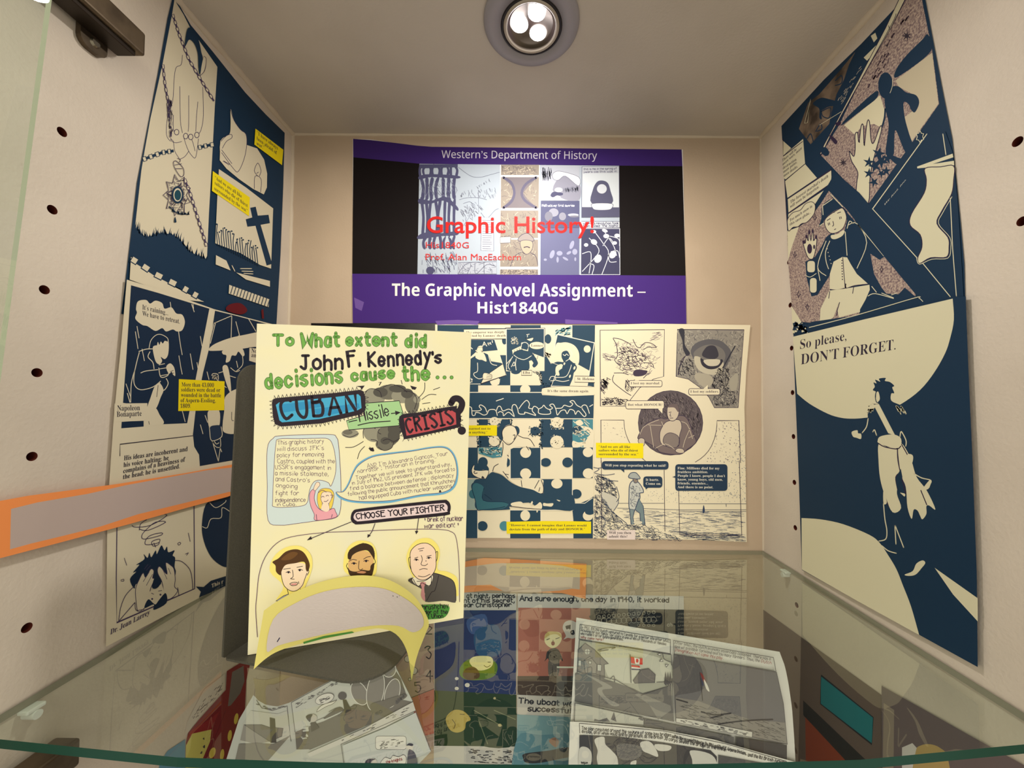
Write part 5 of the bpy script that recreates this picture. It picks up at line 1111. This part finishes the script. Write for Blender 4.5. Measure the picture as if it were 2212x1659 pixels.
s.p('comic_panel', 'navy band along the foot of the page').F(NV, '215,1585 350,1490 700,1440 1250,1325 1590,1290 1600,1480 340,1575').L(CWR, 6, '330,1536 700,1440 1190,1295 1225,1295 1258,1325').blobs(NV, 26, '205,1495 320,1495 320,1585 210,1585', 18, 4).blobs(CWR, 8, '210,1500 320,1500 320,1590 210,1590', 10, 5)
V()

# ================= right wall: lower page
s = Sheet('comic_page', 'navy and cream comic page of a caped man walking away, on the right wall', 'comic page', rwall(.0024),
          [(1713, 727), (1880, 686), (2059, 643), (2086, 640), (2092, 800), (2101, 1001), (2110, 1240), (2112, 1441), (1985, 1371), (1860, 1302), (1732, 1231), (1726, 1050), (1720, 900)], NV, 'comic pages on the cabinet walls', rough=.6)
V(1680, 640, 2.7652)
s.p('moon_panel', 'pale moon with dark lettering').F(CWR, [(90, 242), (500, 142)] + smooth([(1045, 14), (1052, 140), (1030, 250), (1000, 340), (935, 455), (850, 560), (735, 645), (600, 712), (520, 726), (450, 731), (380, 726), (300, 702), (190, 642), (116, 582)]))
s.T('serif', (46, 36, 56), 'So please,', 133, 316, 410, 262, 56, up=(.03, -1), thin=-.006).T('serif', (46, 36, 56), 'DON’T FORGET.', 138, 408, 704, 318, 62, up=(.03, -1), thin=-.006)
s.p('drawn_figure', 'man in a dark coat with sash and pale cape')
s.FS(NV, '585,600 588,572 568,560 580,540 572,515 590,520 582,498 612,510 605,492 645,488 640,505 670,512 696,535 684,545 696,578 678,582 680,625 740,655 775,705 740,760 550,760 538,720 540,680 560,645 600,640')
s.L(NV, 5, '588,570 583,600 590,632 604,634').FS(CWR, '590,575 602,572 610,612 598,630 588,610')
s.hatch(CWR, 7, 14, '540,650 570,640 575,695 535,700', 30, 100, 10, 3).FS(CWR, '545,660 570,642 578,668 540,672').hatch(CWR, 7, 16, '705,652 735,655 775,705 715,705', 36, 60, 10, 4)
s.F(CWR, '572,648 604,643 702,832 660,818').FS(CWR, '597,862 608,840 650,828 700,827 735,848 736,890 705,908 650,895 602,876')
s.FS(CWR, '603,882 650,900 712,912 718,1000 742,1050 722,1120 712,1180 737,1265 686,1290 640,1190 612,1090 602,980').FS(CWR, '718,905 740,880 770,920 800,985 830,1080 890,1160 942,1272 905,1250 888,1255 888,1300 864,1332 850,1310 835,1280 812,1275 800,1330 775,1260 765,1140 735,1060')
s.L(PO, 6, '603,880 640,900 712,912 735,895|715,910 718,980 735,1060 765,1180|735,1050 705,1080 715,1150|855,1160 890,1245|740,885 800,990|632,1170 660,1250')
s.FS(CWR, '442,810 475,800 480,818 498,822 497,852 470,845 450,838').L(CWR, 6, '540,730 530,780 505,815|568,810 578,798 590,830|730,840 738,808 766,860 765,895|775,950 805,955 800,995 785,985|815,1060 860,1085 915,1100 905,1130|870,1150 905,1140|632,1240 640,1330 652,1400 645,1450 605,1462|700,1370 706,1480|702,1370 752,1500|622,1490 660,1520 708,1535|735,1175 758,1190').FS(CWR, '775,945 806,950 802,992 788,990').FS(CWR, '868,1150 905,1100 918,1105 900,1150').FS(CWR, '632,1160 652,1230 632,1238')
s.F(NV, '735,1030 705,1085 712,1150 745,1080').FS(CWR, '735,1175 760,1180 757,1196')
V(1640, 1080, 2.8654)
s.p('moon_panel', 'pale curved ground').F(CWR, smooth([(262, 112), (380, 120), (520, 150), (680, 215), (745, 265), (800, 345), (850, 430), (890, 530), (940, 660), (990, 836)]) + [(620, 632), (264, 430)]).FS(CWR, '900,462 950,440 972,395 1010,374 1028,390 1005,422 968,462 925,470').F(CWR, '1086,420 1352,608 1353,752 1200,585')
V()

# ================= the lower compartment, seen through the glass: pages on its back wall
s = Sheet('drawn_page', 'blue and green drawn page with a sleeping man, on the back wall under the shelf', 'comic page', back(),
          [(937, 1277), (1116, 1283), (1115, 1500), (1115, 1720), (937, 1720)], (206, 204, 200), 'hand-drawn pages under the shelf')
V(1000, 1160, 3.3515)
PC = (52, 48, 56)
s.p('caption_box').F((208, 206, 206), '-200,398 385,410 385,526 -200,520').H(PC, 7, 'at night, perhaps', 28, 440, 376, 440, 30).H(PC, 7, 'nt of his secret,', 8, 474, 372, 474, 30).H(PC, 7, "ear Christopher", 8, 508, 350, 504, 30)
s.p('drawn_panel', 'blue panel with a green bubble').F((40, 54, 106), '-205,530 385,530 385,1140 -205,1140').FS((66, 92, 150), '30,600 160,560 170,680 60,700').FS((44, 84, 130), '90,680 250,640 280,820 200,870 100,840')
V(1000, 1320, 2.9892)
s.FS((94, 126, 46), '-20,370 20,320 90,300 180,310 222,350 210,410 150,440 40,446 -15,420').FS((232, 226, 168), '42,330 70,295 150,290 190,305 190,350 150,378 90,380').FS((96, 74, 46), '0,420 10,380 60,358 100,385 104,430 40,446').L((80, 70, 40), 4, '135,350 155,362 178,350|160,330 180,330')
for x, y, r in ((28, 478, 16), (-40, 436, 12), (-40, 500, 13)): s.E((224, 222, 214), x, y, r, r * .85)
s.p('drawn_panel', 'green panel with a round yellow face').F((42, 64, 40), '-185,512 345,540 345,875 -185,870').FS((30, 56, 34), '60,640 200,560 340,640 340,860 120,870 60,760').FS((190, 170, 90), '-110,690 -60,640 0,645 40,680 48,705 20,720 10,765 -40,785 -90,760').L((80, 66, 36), 4, '-70,700 -50,730 -60,760|-20,665 10,668').L((110, 120, 90), 5, '70,640 230,730 250,735|100,700 160,860|200,640 340,700').E((186, 176, 130), 238, 737, 12, 10).E((186, 176, 130), 205, 563, 8)
s.p('caption_box').F((196, 194, 192), '20,878 345,892 345,990 20,984').hatch(PC, 5, 60, '30,890 335,900 335,985 30,978', 26, 2, 8, 4)
s.p('drawn_panel', 'grey blue panel at the foot').F((70, 90, 92), '-185,985 345,990 345,1190 -185,1190').F((104, 146, 160), '-170,1000 -60,1000 -60,1190 -170,1190')
V()

s = Sheet('drawn_page', 'red and grey drawn page of a man speaking, under the shelf', 'comic page', back(.0012),
          [(1118, 1282), (1300, 1285), (1477, 1288), (1478, 1500), (1478, 1720), (1116, 1720)], (206, 204, 202), 'hand-drawn pages under the shelf')
V(1000, 1160, 3.3515)
s.p('caption_box').F((214, 210, 210), '400,410 1596,428 1600,526 398,510').H(PC, 8, 'And sure enough, one day in 1940, it worked', 412, 462, 1490, 472, 34)
s.p('drawn_panel', 'red panel of a man speaking').F((182, 114, 100), '400,512 922,515 922,1010 397,1008').FS((172, 104, 90), '420,620 520,590 560,700 470,720')
s.FS((66, 60, 58), '600,880 610,830 650,805 690,815 720,880 722,900 700,890 690,1000 620,1000 625,880 590,900').FS((112, 104, 100), '622,890 688,890 690,1002 655,1000 650,930 640,1002 620,1000').FS((58, 52, 52), '625,815 690,815 695,885 620,888').FS((240, 232, 186), '590,750 600,700 650,685 705,695 715,740 690,785 650,805 610,785').FS((210, 190, 120), '590,735 610,690 660,684 705,700 712,730 680,705 630,710').L(PC, 5, '605,745 630,735|670,738 700,728|650,745 655,752').E((140, 70, 60), 652, 770, 13, 16)
s.p('speech_bubble').FS((228, 222, 220), '722,660 740,615 790,605 840,640 840,700 800,735 760,730 728,742 745,715').H(PC, 9, 'my', 752, 665, 782, 655, 26).H(PC, 9, 'g', 785, 700, 805, 695, 26)
s.p('drawn_panel', 'dark panel of a keyboard machine').F((66, 66, 64), '922,516 1600,526 1600,720 1600,1000 922,1000')
s.FS((40, 40, 40), '950,560 1440,540 1470,600 1440,640 1000,640 950,610')
for k in range(12):
    for y, r in ((578 - k * 3, 11), (608 - k * .8, 20), (640, 9)):
        if y < 630 or k > 7: s.L((168, 166, 160), 4, [(985 + k * 36 + r * math.cos(R(a)), y + r * math.sin(R(a))) for a in range(0, 360, 45)], True, True)
s.H((176, 174, 170), 6, 'ch', 1480, 645, 1512, 648, 26)
V(1000, 1320, 2.9892)
s.p('drawn_panel', 'dark brown strip').F((80, 64, 54), '352,420 800,420 800,560 352,540')
s.p('caption_box').F((204, 200, 196), '352,543 800,562 800,680 350,666').H(PC, 8, 'The uboat was', 360, 592, 740, 618, 34).H(PC, 8, 'successfully', 420, 644, 740, 660, 32)
s.p('drawn_panel', 'pale blue sea panel with a dark submarine').F((122, 162, 174), '350,668 800,690 800,1190 350,1190').FS((98, 144, 162), '350,820 500,800 800,830 800,1190 350,1190').FS((52, 50, 52), '388,950 400,920 560,900 660,880 760,890 760,930 650,950 500,980 410,980').FS((160, 120, 100), '555,840 590,815 620,840 600,880').H((64, 60, 60), 4, 'ps', 425, 958, 460, 955, 16)
V()
s = Sheet('drawn_page', 'brown page with handwritten numbers in a column, left of the blue page', 'comic page', back(.0006),
          [(820, 1300), (937, 1300), (938, 1460), (937, 1612), (905, 1616), (850, 1616), (820, 1600)], (178, 154, 142), 'hand-drawn pages under the shelf')
V(380, 1350, 3.4563)
s.p('number_column').H(PC, 8, '2', 1868, 66, 1912, 66, 60).H(PC, 8, '3', 1872, 256, 1912, 250, 96).H(PC, 8, '4', 1872, 424, 1918, 424, 88).H(PC, 8, '5', 1790, 506, 1832, 502, 80)
s.p('drawn_panel', 'salmon panel').F((190, 108, 92), '1760,545 1928,478 1926,810 1850,830 1760,700').L((70, 60, 56), 5, '1750,545 1928,476')
for x, y, r in ((1662, 180, 22), (1730, 254, 24), (1776, 342, 27), (1746, 406, 11)): s.p('drawn_bubble').O((206, 200, 186), PC, 4, [(x + r * math.cos(R(a)), y + r * math.sin(R(a))) for a in range(0, 360, 30)], True)
s.p('drawn_panel', 'dark scribbled corner').F((62, 58, 54), '1570,60 1720,60 1700,150 1570,180').L((150, 144, 136), 5, '1580,150 1600,110 1620,150 1640,110 1660,150 1680,120|1690,140 1720,120').E((120, 112, 104), 1615, 218, 14)
V()
s = Sheet('drawn_page', 'narrow strip of blue and brown colours on the back wall behind the bookend', 'drawing', back(),
          [(556, 1420), (606, 1428), (602, 1526), (560, 1530)], (108, 120, 136))
V(380, 1350, 3.4563)
s.p('brown_stripes').F((150, 118, 74), '720,320 780,335 770,600 740,600').F((190, 176, 150), '690,420 730,380 715,600 690,600').F((176, 142, 88), '640,560 690,510 690,590 640,640').F((70, 100, 130), '660,330 710,330 700,420 670,440')
V()

# orange strip under the shelf
s = Sheet('name_strip', 'short orange-bordered paper strip on the back wall just under the glass shelf', 'label', back(.0024),
          [(960, 1222), (1045, 1205), (1100, 1207), (1180, 1212), (1267, 1218), (1266, 1256), (1265, 1294), (1214, 1281), (1150, 1279), (1060, 1275), (960, 1284)], (248, 160, 96), rough=.7)
V(1000, 1160, 3.3515)
s.p('blank_panel', 'pale blank centre').F((214, 192, 176), '-60,232 45,214 240,190 500,188 720,208 848,238 846,380 790,374 700,388 500,402 300,395 200,345 40,352 -60,362')
V()

# ================= two curled comic sheets on clear stands
def stand(x0, x1, Y, ztop, label, tilt=.0):
    st = empty('acrylic_stand', ((x0 + x1) / 2, Y, 0))
    M_a = glassmat('acrylic', (.93, .95, .94), 1.0); M_e = mat((196, 200, 192), .15, .6)
    def pl(name, *b):
        bm = box_bm(*b); bm.faces.ensure_lookup_table()
        big = max(f.calc_area() for f in bm.faces)
        for f in bm.faces: f.material_index = 0 if f.calc_area() > big * .8 else 1
        return bm_obj(name, bm, [M_a, M_e])
    a = pl('back_panel', x0, x1, Y, Y + .0025, .0025, ztop); b = pl('base_plate', x0, x1, Y - .055, Y + .0025, 0, .0025)
    c = pl('lip', x0, x1, Y - .022, Y - .0195, .0025, .03)
    reparent(st, a, b, c); tag(st, label, 'display stand')
STX = 0.09
xa = at(1203, 1440, .402).x
stand(xa, xa + .16, .402, at(1203, 1443, .402).z, 'clear acrylic stand behind the curled grey farmhouse comic sheet')
xb = at(640, 1500, .405).x
stand(xb, xb + .085, .405, at(760, 1570, .405).z, 'clear acrylic stand behind the curled pale train comic sheet')

def depA(px, py): return .388 - .018 * min(1.5, ((px - 1400) / 280.0) ** 2) + .004 * (py - 1400) / 300
GW = (222, 220, 216); GP = (92, 90, 94); RDI = (150, 60, 60)
topA = [(1245, 1334), (1350, 1352), (1450, 1371), (1560, 1386), (1684, 1408)]
botA = [(1206, 2010), (1330, 2020), (1460, 2030), (1590, 2040), (1735, 2050)]
rightA = [(1684, 1408), (1696, 1440), (1703, 1475), (1711, 1530), (1716, 1600), (1720, 1680), (1735, 2050)]
s = Sheet('comic_sheet', 'curled grey comic sheet with a farmhouse and flags, right of centre under the shelf', 'comic page', Curl(depA), topA + rightA[1:] + botA[::-1] + [(1228, 1640)], GW, 'curled comic sheets under the shelf',
          thick=.0004, loose=([(1245, 1334), (1228, 1640), (1206, 2010)], rightA))
V(1000, 1320, 2.9892)
s.p('caption_box').LL(GP, 4, '757,86 1340,184 1340,276 750,180', True)
for t, x0, y0, x1, y1, c in (('In 1952, 150,000 Dutch ventured to Canada for a better life after WW2,', 760, 112, 1335, 204, GP), ('including my own family. Our story is one of 10s of thousands of families', 760, 130, 1312, 222, GP), ('who risked it all for future generations.', 760, 152, 1035, 192, GP), ('Why come here?', 760, 176, 908, 194, RDI)): s.H(c, 2.2, t, x0, y0, x1, y1, 17)
s.p('comic_panel', 'grey farmhouse panel with red flags').O((176, 176, 164), GP, 4, '752,186 1345,282 1360,712 724,582')
s.FS((204, 204, 192), '900,240 1100,260 1330,330 1330,450 1000,460 920,380').F((112, 110, 110), '724,400 860,400 920,440 1100,500 1160,530 1345,480 1358,708 724,580').FS((150, 148, 144), '800,415 850,430 950,480 960,500 900,510 930,560 1010,605 960,610 880,540 870,500 900,480').F((140, 138, 134), '1130,530 1170,540 1340,610 1345,640 1260,700 1200,600 1110,540')
s.O((134, 130, 128), GP, 5, '745,250 790,208 850,250 938,340 912,345 915,430 780,400 740,390').O((150, 146, 142), GP, 4, '780,320 820,292 865,345 860,405 790,398').L(GP, 4, '745,330 790,320 840,300|806,365 830,362 832,400|805,362 806,398').E((196, 196, 190), 803, 262, 16, 18).L(GP, 3, '803,245 803,280|787,262 819,262')
for q in ('868,345 895,348 893,388 868,385', '745,318 765,320 764,355 744,352', '812,322 830,325 828,342 812,340'): s.O((200, 200, 194), GP, 3, q)
s.O((120, 116, 116), GP, 4, '1100,450 1150,380 1200,372 1242,410 1238,462 1110,466').L(GP, 4, '950,440 975,420 980,462|860,410 1000,450|980,440 1100,510 1130,530|1150,545 1340,480|1250,460 1345,455|870,255 920,240 985,235 960,245|880,260 940,250')
for x in (1310, 1325, 1340): s.spikes(GP, [(x - 6, 462), (x + 6, 462)], 90, 4, 3, .9, .1).F((84, 82, 84), [(x - 9, 462), (x, 390), (x + 9, 464)])
s.L(GP, 4, '1290,270 1300,310 1345,330').O(GW, GP, 3, '1255,280 1275,272 1278,290').O(GW, GP, 3, '1270,325 1285,308 1292,326').O(GW, GP, 3, '1308,345 1328,345 1312,362')
s.p('drawn_flags', 'red and white flags on a pole').L(GP, 5, '1080,280 1086,465').F((214, 60, 48), '1084,295 1106,300 1112,340 1086,336').F((238, 234, 226), '1106,300 1142,308 1140,345 1112,340').F((214, 60, 48), '1142,306 1160,304 1160,346 1140,346').FS((206, 54, 44), '1118,312 1126,308 1134,316 1130,332 1118,330').F((214, 60, 48), '1088,348 1142,356 1144,366 1088,360').F((238, 234, 228), '1088,360 1144,366 1146,374 1088,370').F((70, 74, 100), '1088,370 1146,374 1144,382 1088,380')
s.p('caption_box').LL(GP, 4, '1360,190 2005,300 2022,390 1365,280', True)
for t, x0, y0, x1, y1, c in (('After WW2, the Dutch economy essentially collapsed. There was a', 1365, 212, 1985, 318, GP), ('lack of available farmland and too many farmers. Thus, the', 1367, 236, 1915, 330, GP), ('Immigration Act came into play.', 1368, 258, 1680, 314, RDI), ('Dutch', 1926, 332, 1990, 344, RDI)): s.H(c, 2.3, t, x0, y0, x1, y1, 19)
s.p('comic_panel', 'dark grey panel with a drooping flag').O((112, 110, 114), GP, 4, '1364,282 2025,396 2070,600 2094,860 1376,712 1366,500').FS((92, 90, 94), '1366,300 1500,310 1570,380 1560,500 1400,540 1366,530').F((138, 134, 130), '1374,556 1520,580 1700,650 1850,700 2080,720 2092,856 1378,710').hatch((86, 84, 84), 3, 120, '1380,570 1700,660 2080,730 2085,850 1400,700', 40, 20, 8, 4).L((60, 58, 62), 9, '1540,650 1620,670 1730,660|1600,690 1680,670|1650,730 1800,710 2000,700|1380,570 1450,590')
s.L((60, 58, 62), 5, '1530,395 1548,580').FS((130, 52, 52), '1532,398 1552,415 1570,460 1550,450').FS((214, 212, 206), '1555,440 1580,480 1592,520 1570,500').FS((60, 66, 92), '1538,430 1550,460 1560,480 1545,480')
s.p('caption_box').O((206, 204, 198), GP, 3, '1376,690 1500,705 1870,780 1868,816 1376,718').hatch(GP, 4, 60, '1385,696 1860,784 1860,808 1385,714', 24, 10, 4, 6)
s.p('comic_panel', 'pale strip with a distant church').O((186, 186, 178), GP, 4, '724,594 1168,690 1168,735 720,712').F((96, 94, 98), '955,700 975,650 992,715').F((110, 108, 110), '845,712 850,695 880,705 930,690 950,715').H(GP, 4, '1952', 1135, 700, 1162, 706, 12)
s.p('comic_panel', 'dark strip').F((98, 96, 98), '1172,695 1750,812 1750,870 1172,745').F((62, 60, 64), '1766,815 2092,864 2092,960 1766,885')
V()
def depB(px, py): return depA(px, py) - .006
topB = [(1231, 1559), (1255, 1559), (1340, 1566), (1435, 1577), (1540, 1597), (1640, 1625), (1733, 1650)]
s = Sheet('comic_sheet', 'wavy comic sheet with a dark map panel in front of the farmhouse sheet', 'comic page', Curl(depB), topB + [(1736, 1800), (1225, 1800)], GW, 'curled comic sheets under the shelf', thick=.0004, loose=(topB, [(1225, 1800), (1340, 1800), (1480, 1800), (1600, 1800), (1736, 1800)]))
V(1000, 1320, 2.9892)
s.p('caption_box').LL(GP, 4, '755,790 752,725 900,738 1300,775 1700,858 2090,972')
for t, x0, y0, x1, y1 in (('The plan revolved around the seizure of some key bridges', 765, 766, 1345, 812), ('within Nazi-occupied Holland by the 101st and 82nd US Airborne Divisions,', 1350, 818, 1830, 930), ('and the 1st British Airborne', 1840, 938, 2090, 992), ('division, all of whom would land by parachute, as the British', 768, 788, 1290, 828), ('30 corps seized the bridge at the Rhine.', 1300, 832, 1700, 906)): s.H((62, 60, 64), 3.0, t, x0, y0, x1, y1, 22)
s.p('comic_panel', 'dark map panel').F((70, 68, 72), '752,800 1000,810 1300,850 1600,900 1640,940 1640,1400 752,1400')
for q in ('850,830 910,812 920,860 960,900 1000,960 990,1100 900,1060 865,960 870,900', '1145,850 1200,840 1240,880 1260,940 1200,920 1160,900', '1470,900 1590,920 1640,980 1640,1100 1500,1060 1480,960', '752,890 800,880 830,920 820,1000 752,1020', '1085,975 1120,965 1110,1010 1085,1000', '1240,860 1340,870 1330,900 1260,900'): s.FS((206, 204, 200), q)
s.FS((106, 104, 106), '1000,860 1140,870 1150,930 1100,960 1010,950').H((60, 58, 60), 4, 'belgium', 765, 985, 805, 985, 12)
s.p('comic_panel', 'dark panel edge').F((88, 86, 90), '1650,930 2090,1010 2090,1400 1650,1400')
V()

def depC(px, py): return .392 - .00022 * max(0, 660 - px) + .00003 * max(0, px - 760)
topC = [(516, 1555), (548, 1500), (556, 1512), (575, 1523), (600, 1526), (625, 1518), (680, 1488), (740, 1456), (800, 1424), (836, 1408)]
s = Sheet('comic_sheet', 'curled pale grey comic sheet with a dark train, left under the shelf', 'comic page', Curl(depC), topC + [(885, 1515), (931, 1623), (1010, 1800), (1060, 1900), (540, 1960), (490, 1700)], (190, 192, 188), 'curled comic sheets under the shelf',
          thick=.0004, loose=(topC, [(470, 1700), (490, 1780), (540, 1900), (640, 1890), (760, 1850), (860, 1740), (895, 1660), (931, 1623)]))
V(380, 1350, 3.4563)
s.p('comic_panel', 'panel of a station roof and chimney').LL(GP, 4, '600,560 640,620 720,640 830,605 850,820 860,870')
s.F((190, 190, 184), '560,640 640,650 760,665 830,640 852,820 700,900 480,880 500,740').F((150, 146, 142), '505,745 690,760 705,870 600,890 480,860').O((118, 114, 110), GP, 4, '510,745 640,745 700,765 800,772 790,832 700,870').F((80, 78, 76), '700,690 740,700 750,880 705,880').F((128, 124, 118), '470,890 600,880 730,890 850,830 700,1000 640,1060 430,1060').hatch(GP, 4, 40, '590,590 700,640 820,615 820,600 700,625 600,570', 22, 8, 8, 5)
s.p('comic_panel', 'panel of two people and dark ovals').O((196, 198, 194), GP, 4, '862,580 1100,450 1300,340 1540,215 1600,230 1770,570 1400,760 1000,930 890,800')
s.hatch(GP, 4, 110, '870,600 1240,390 1240,420 880,630', 24, -28, 6, 6)
s.F((112, 108, 104), '890,800 1010,750 1100,720 1250,650 1330,590 1480,600 1700,560 1770,575 1500,720 1000,928 900,930').F((104, 100, 96), '1298,440 1500,320 1600,280 1680,400 1720,520 1500,680 1380,600')
for x, y, rx, ry, r in ((1370, 510, 60, 90, -15), (1490, 490, 64, 150, 8), (1615, 510, 55, 110, 12), (1590, 330, 52, 60, 0)): s.O((132, 128, 124), GW, 5, [(x + rx * math.cos(R(a)) - math.sin(R(r)) * ry * math.sin(R(a)), y + ry * math.sin(R(a)) * math.cos(R(r))) for a in range(0, 360, 20)], True)
s.O((104, 100, 96), GP, 4, '1110,700 1160,650 1220,615 1250,640 1210,680 1300,660 1340,600', True).L(GP, 4, '1140,650 1200,620 1240,620|1000,740 1060,710 1110,690|1150,660 1190,650')
for x, y, c in ((1242, 530, (86, 84, 86)), (1022, 695, (190, 186, 180))): s.E(c, x, y, 32, 30)
s.FS((84, 82, 84), '970,690 985,672 1020,668 1010,690 1000,725').F((72, 70, 70), '1245,560 1270,560 1310,640 1260,660').F((84, 80, 78), '1005,730 1040,725 1070,770 1010,800').FS((110, 106, 100), '1450,600 1560,560 1700,520 1715,545 1560,640 1490,680').H(GP, 9, 'so', 1495, 672, 1540, 655, 26).H(GP, 8, 'children', 1650, 590, 1712, 530, 22)
s.O(GW, GP, 3, [(1110 + 72 * math.cos(R(a)) * .95, 552 + 38 * math.sin(R(a)) - 18 * math.cos(R(a))) for a in range(0, 360, 24)], True).O(GW, GP, 3, '1050,650 1090,600 1180,570 1200,560 1170,590 1120,610', True).hatch(GP, 4, 22, '1060,560 1150,520 1160,545 1080,590', 22, -20, 5)
s.p('caption_box').F((204, 202, 198), '980,960 1400,775 1770,575 1790,640 1560,760 1230,890 1000,985').hatch(GP, 4, 120, '1000,960 1400,785 1765,590 1780,630 1560,740 1230,870', 26, -26, 5, 6)
s.p('comic_panel', 'panel of two talking people').LL(GP, 4, '1260,1080 1232,890 1790,640 1905,940').F((196, 200, 200), '1245,900 1560,770 1790,655 1900,940 1600,1090 1270,1090').O(GW, GP, 3, rbox(1490, 830, 1720, 930, 20)).hatch(GP, 4, 30, '1510,870 1700,840 1700,900 1510,930', 22, -14, 5)
s.E((212, 208, 200), 1745, 912, 28, 24).FS((70, 70, 84), '1722,900 1740,884 1770,890 1765,905 1740,900').FS((86, 86, 100), '1735,940 1760,935 1790,970 1800,1060 1730,1060').E((206, 202, 196), 1470, 1030, 34, 34).FS((64, 64, 78), '1410,1040 1430,1005 1490,1000 1460,1020 1440,1080')
s.O(GW, GP, 3, '1530,1050 1560,990 1600,1000 1620,975 1660,985 1700,970 1720,1000 1690,1050', True).H(RDI, 4, 'the knights', 1570, 1035, 1690, 1010, 22)
V()

# ================= lower left wall and lower right wall
s = Sheet('drawing', 'dark red building drawing with yellow windows low on the left wall', 'drawing', lwall(),
          [(400, 1700), (402, 1605), (406, 1584), (432, 1552), (488, 1490), (490, 1450), (522, 1430), (540, 1436), (532, 1470), (528, 1560), (510, 1610), (500, 1700)], (132, 32, 34))
V(380, 1350, 3.4563)
s.p('grey_window').F((120, 112, 108), '420,352 505,305 512,420 480,510 410,600 388,608')
s.p('red_wall').F((150, 38, 38), '95,800 260,700 330,640 250,800 120,850').L((110, 24, 26), 5, '370,640 300,820 220,1000')
s.p('yellow_face').F((214, 204, 110), '122,812 266,780 255,870 200,1000 190,1200 70,1200 75,900').FS((70, 66, 60), '200,850 210,840 212,858').FS((60, 58, 60), '200,910 216,895 215,920').FS((60, 58, 60), '180,960 195,940 195,960')
for x, y, r in ((450, 700, 10), (402, 826, 8), (345, 968, 8), (272, 955, 20)): s.p('yellow_window').E((230, 206, 90), x, y, 15 if r < 15 else 22, 42, r)
V()
s = Sheet('drawing', 'small blue page corner low on the left wall beside the red building', 'drawing', lwall(), [(340, 1700), (345, 1648), (362, 1622), (400, 1597), (399, 1700)], (100, 150, 176))
s = Sheet('drawn_page', 'pale page with faint pencil writing on the lower left wall', 'comic page', lwall(), [(398, 1594), (404, 1560), (440, 1490), (486, 1455), (486, 1488), (430, 1550)], (212, 202, 188))
V(380, 1350, 3.4563)
s.p('pencil_writing').hatch((120, 112, 106), 4, 60, '95,720 180,590 350,420 365,470 250,600 110,740', 26, -52, 8, 5)
V(1640, 1080, 2.8654)
s = Sheet('poster', 'brown poster with a teal rectangle low on the right wall', 'poster', rwall(), P('10,668 380,936 755,1206 760,1700 760,1900 16,1900'), (108, 92, 84))
s.p('teal_rectangle').O((44, 122, 130), (40, 44, 48), 5, '383,1086 706,1346 697,1512 379,1262')
s.p('dark_band').F((52, 48, 44), '272,1240 640,1590 760,1700 760,1800 640,1800 272,1330').F((146, 70, 44), '285,1345 560,1640 640,1800 290,1800')
s = Sheet('poster', 'plain grey brown poster low on the right wall nearest the shelf front', 'poster', rwall(.0006), P('757,1150 1000,1286 1290,1450 1640,1642 1700,1900 760,1900'), (112, 98, 98))
s.p('drawn_figure', 'pale sheet and fair hair').F((216, 210, 206), '884,1532 948,1505 982,1542 972,1760 884,1760').FS((188, 160, 104), '968,1560 1000,1520 1060,1512 1120,1535 1165,1590 1170,1760 960,1760')
s.p('grey_strip').F((150, 136, 122), '770,1256 835,1300 830,1800 762,1800')
V()

finish()
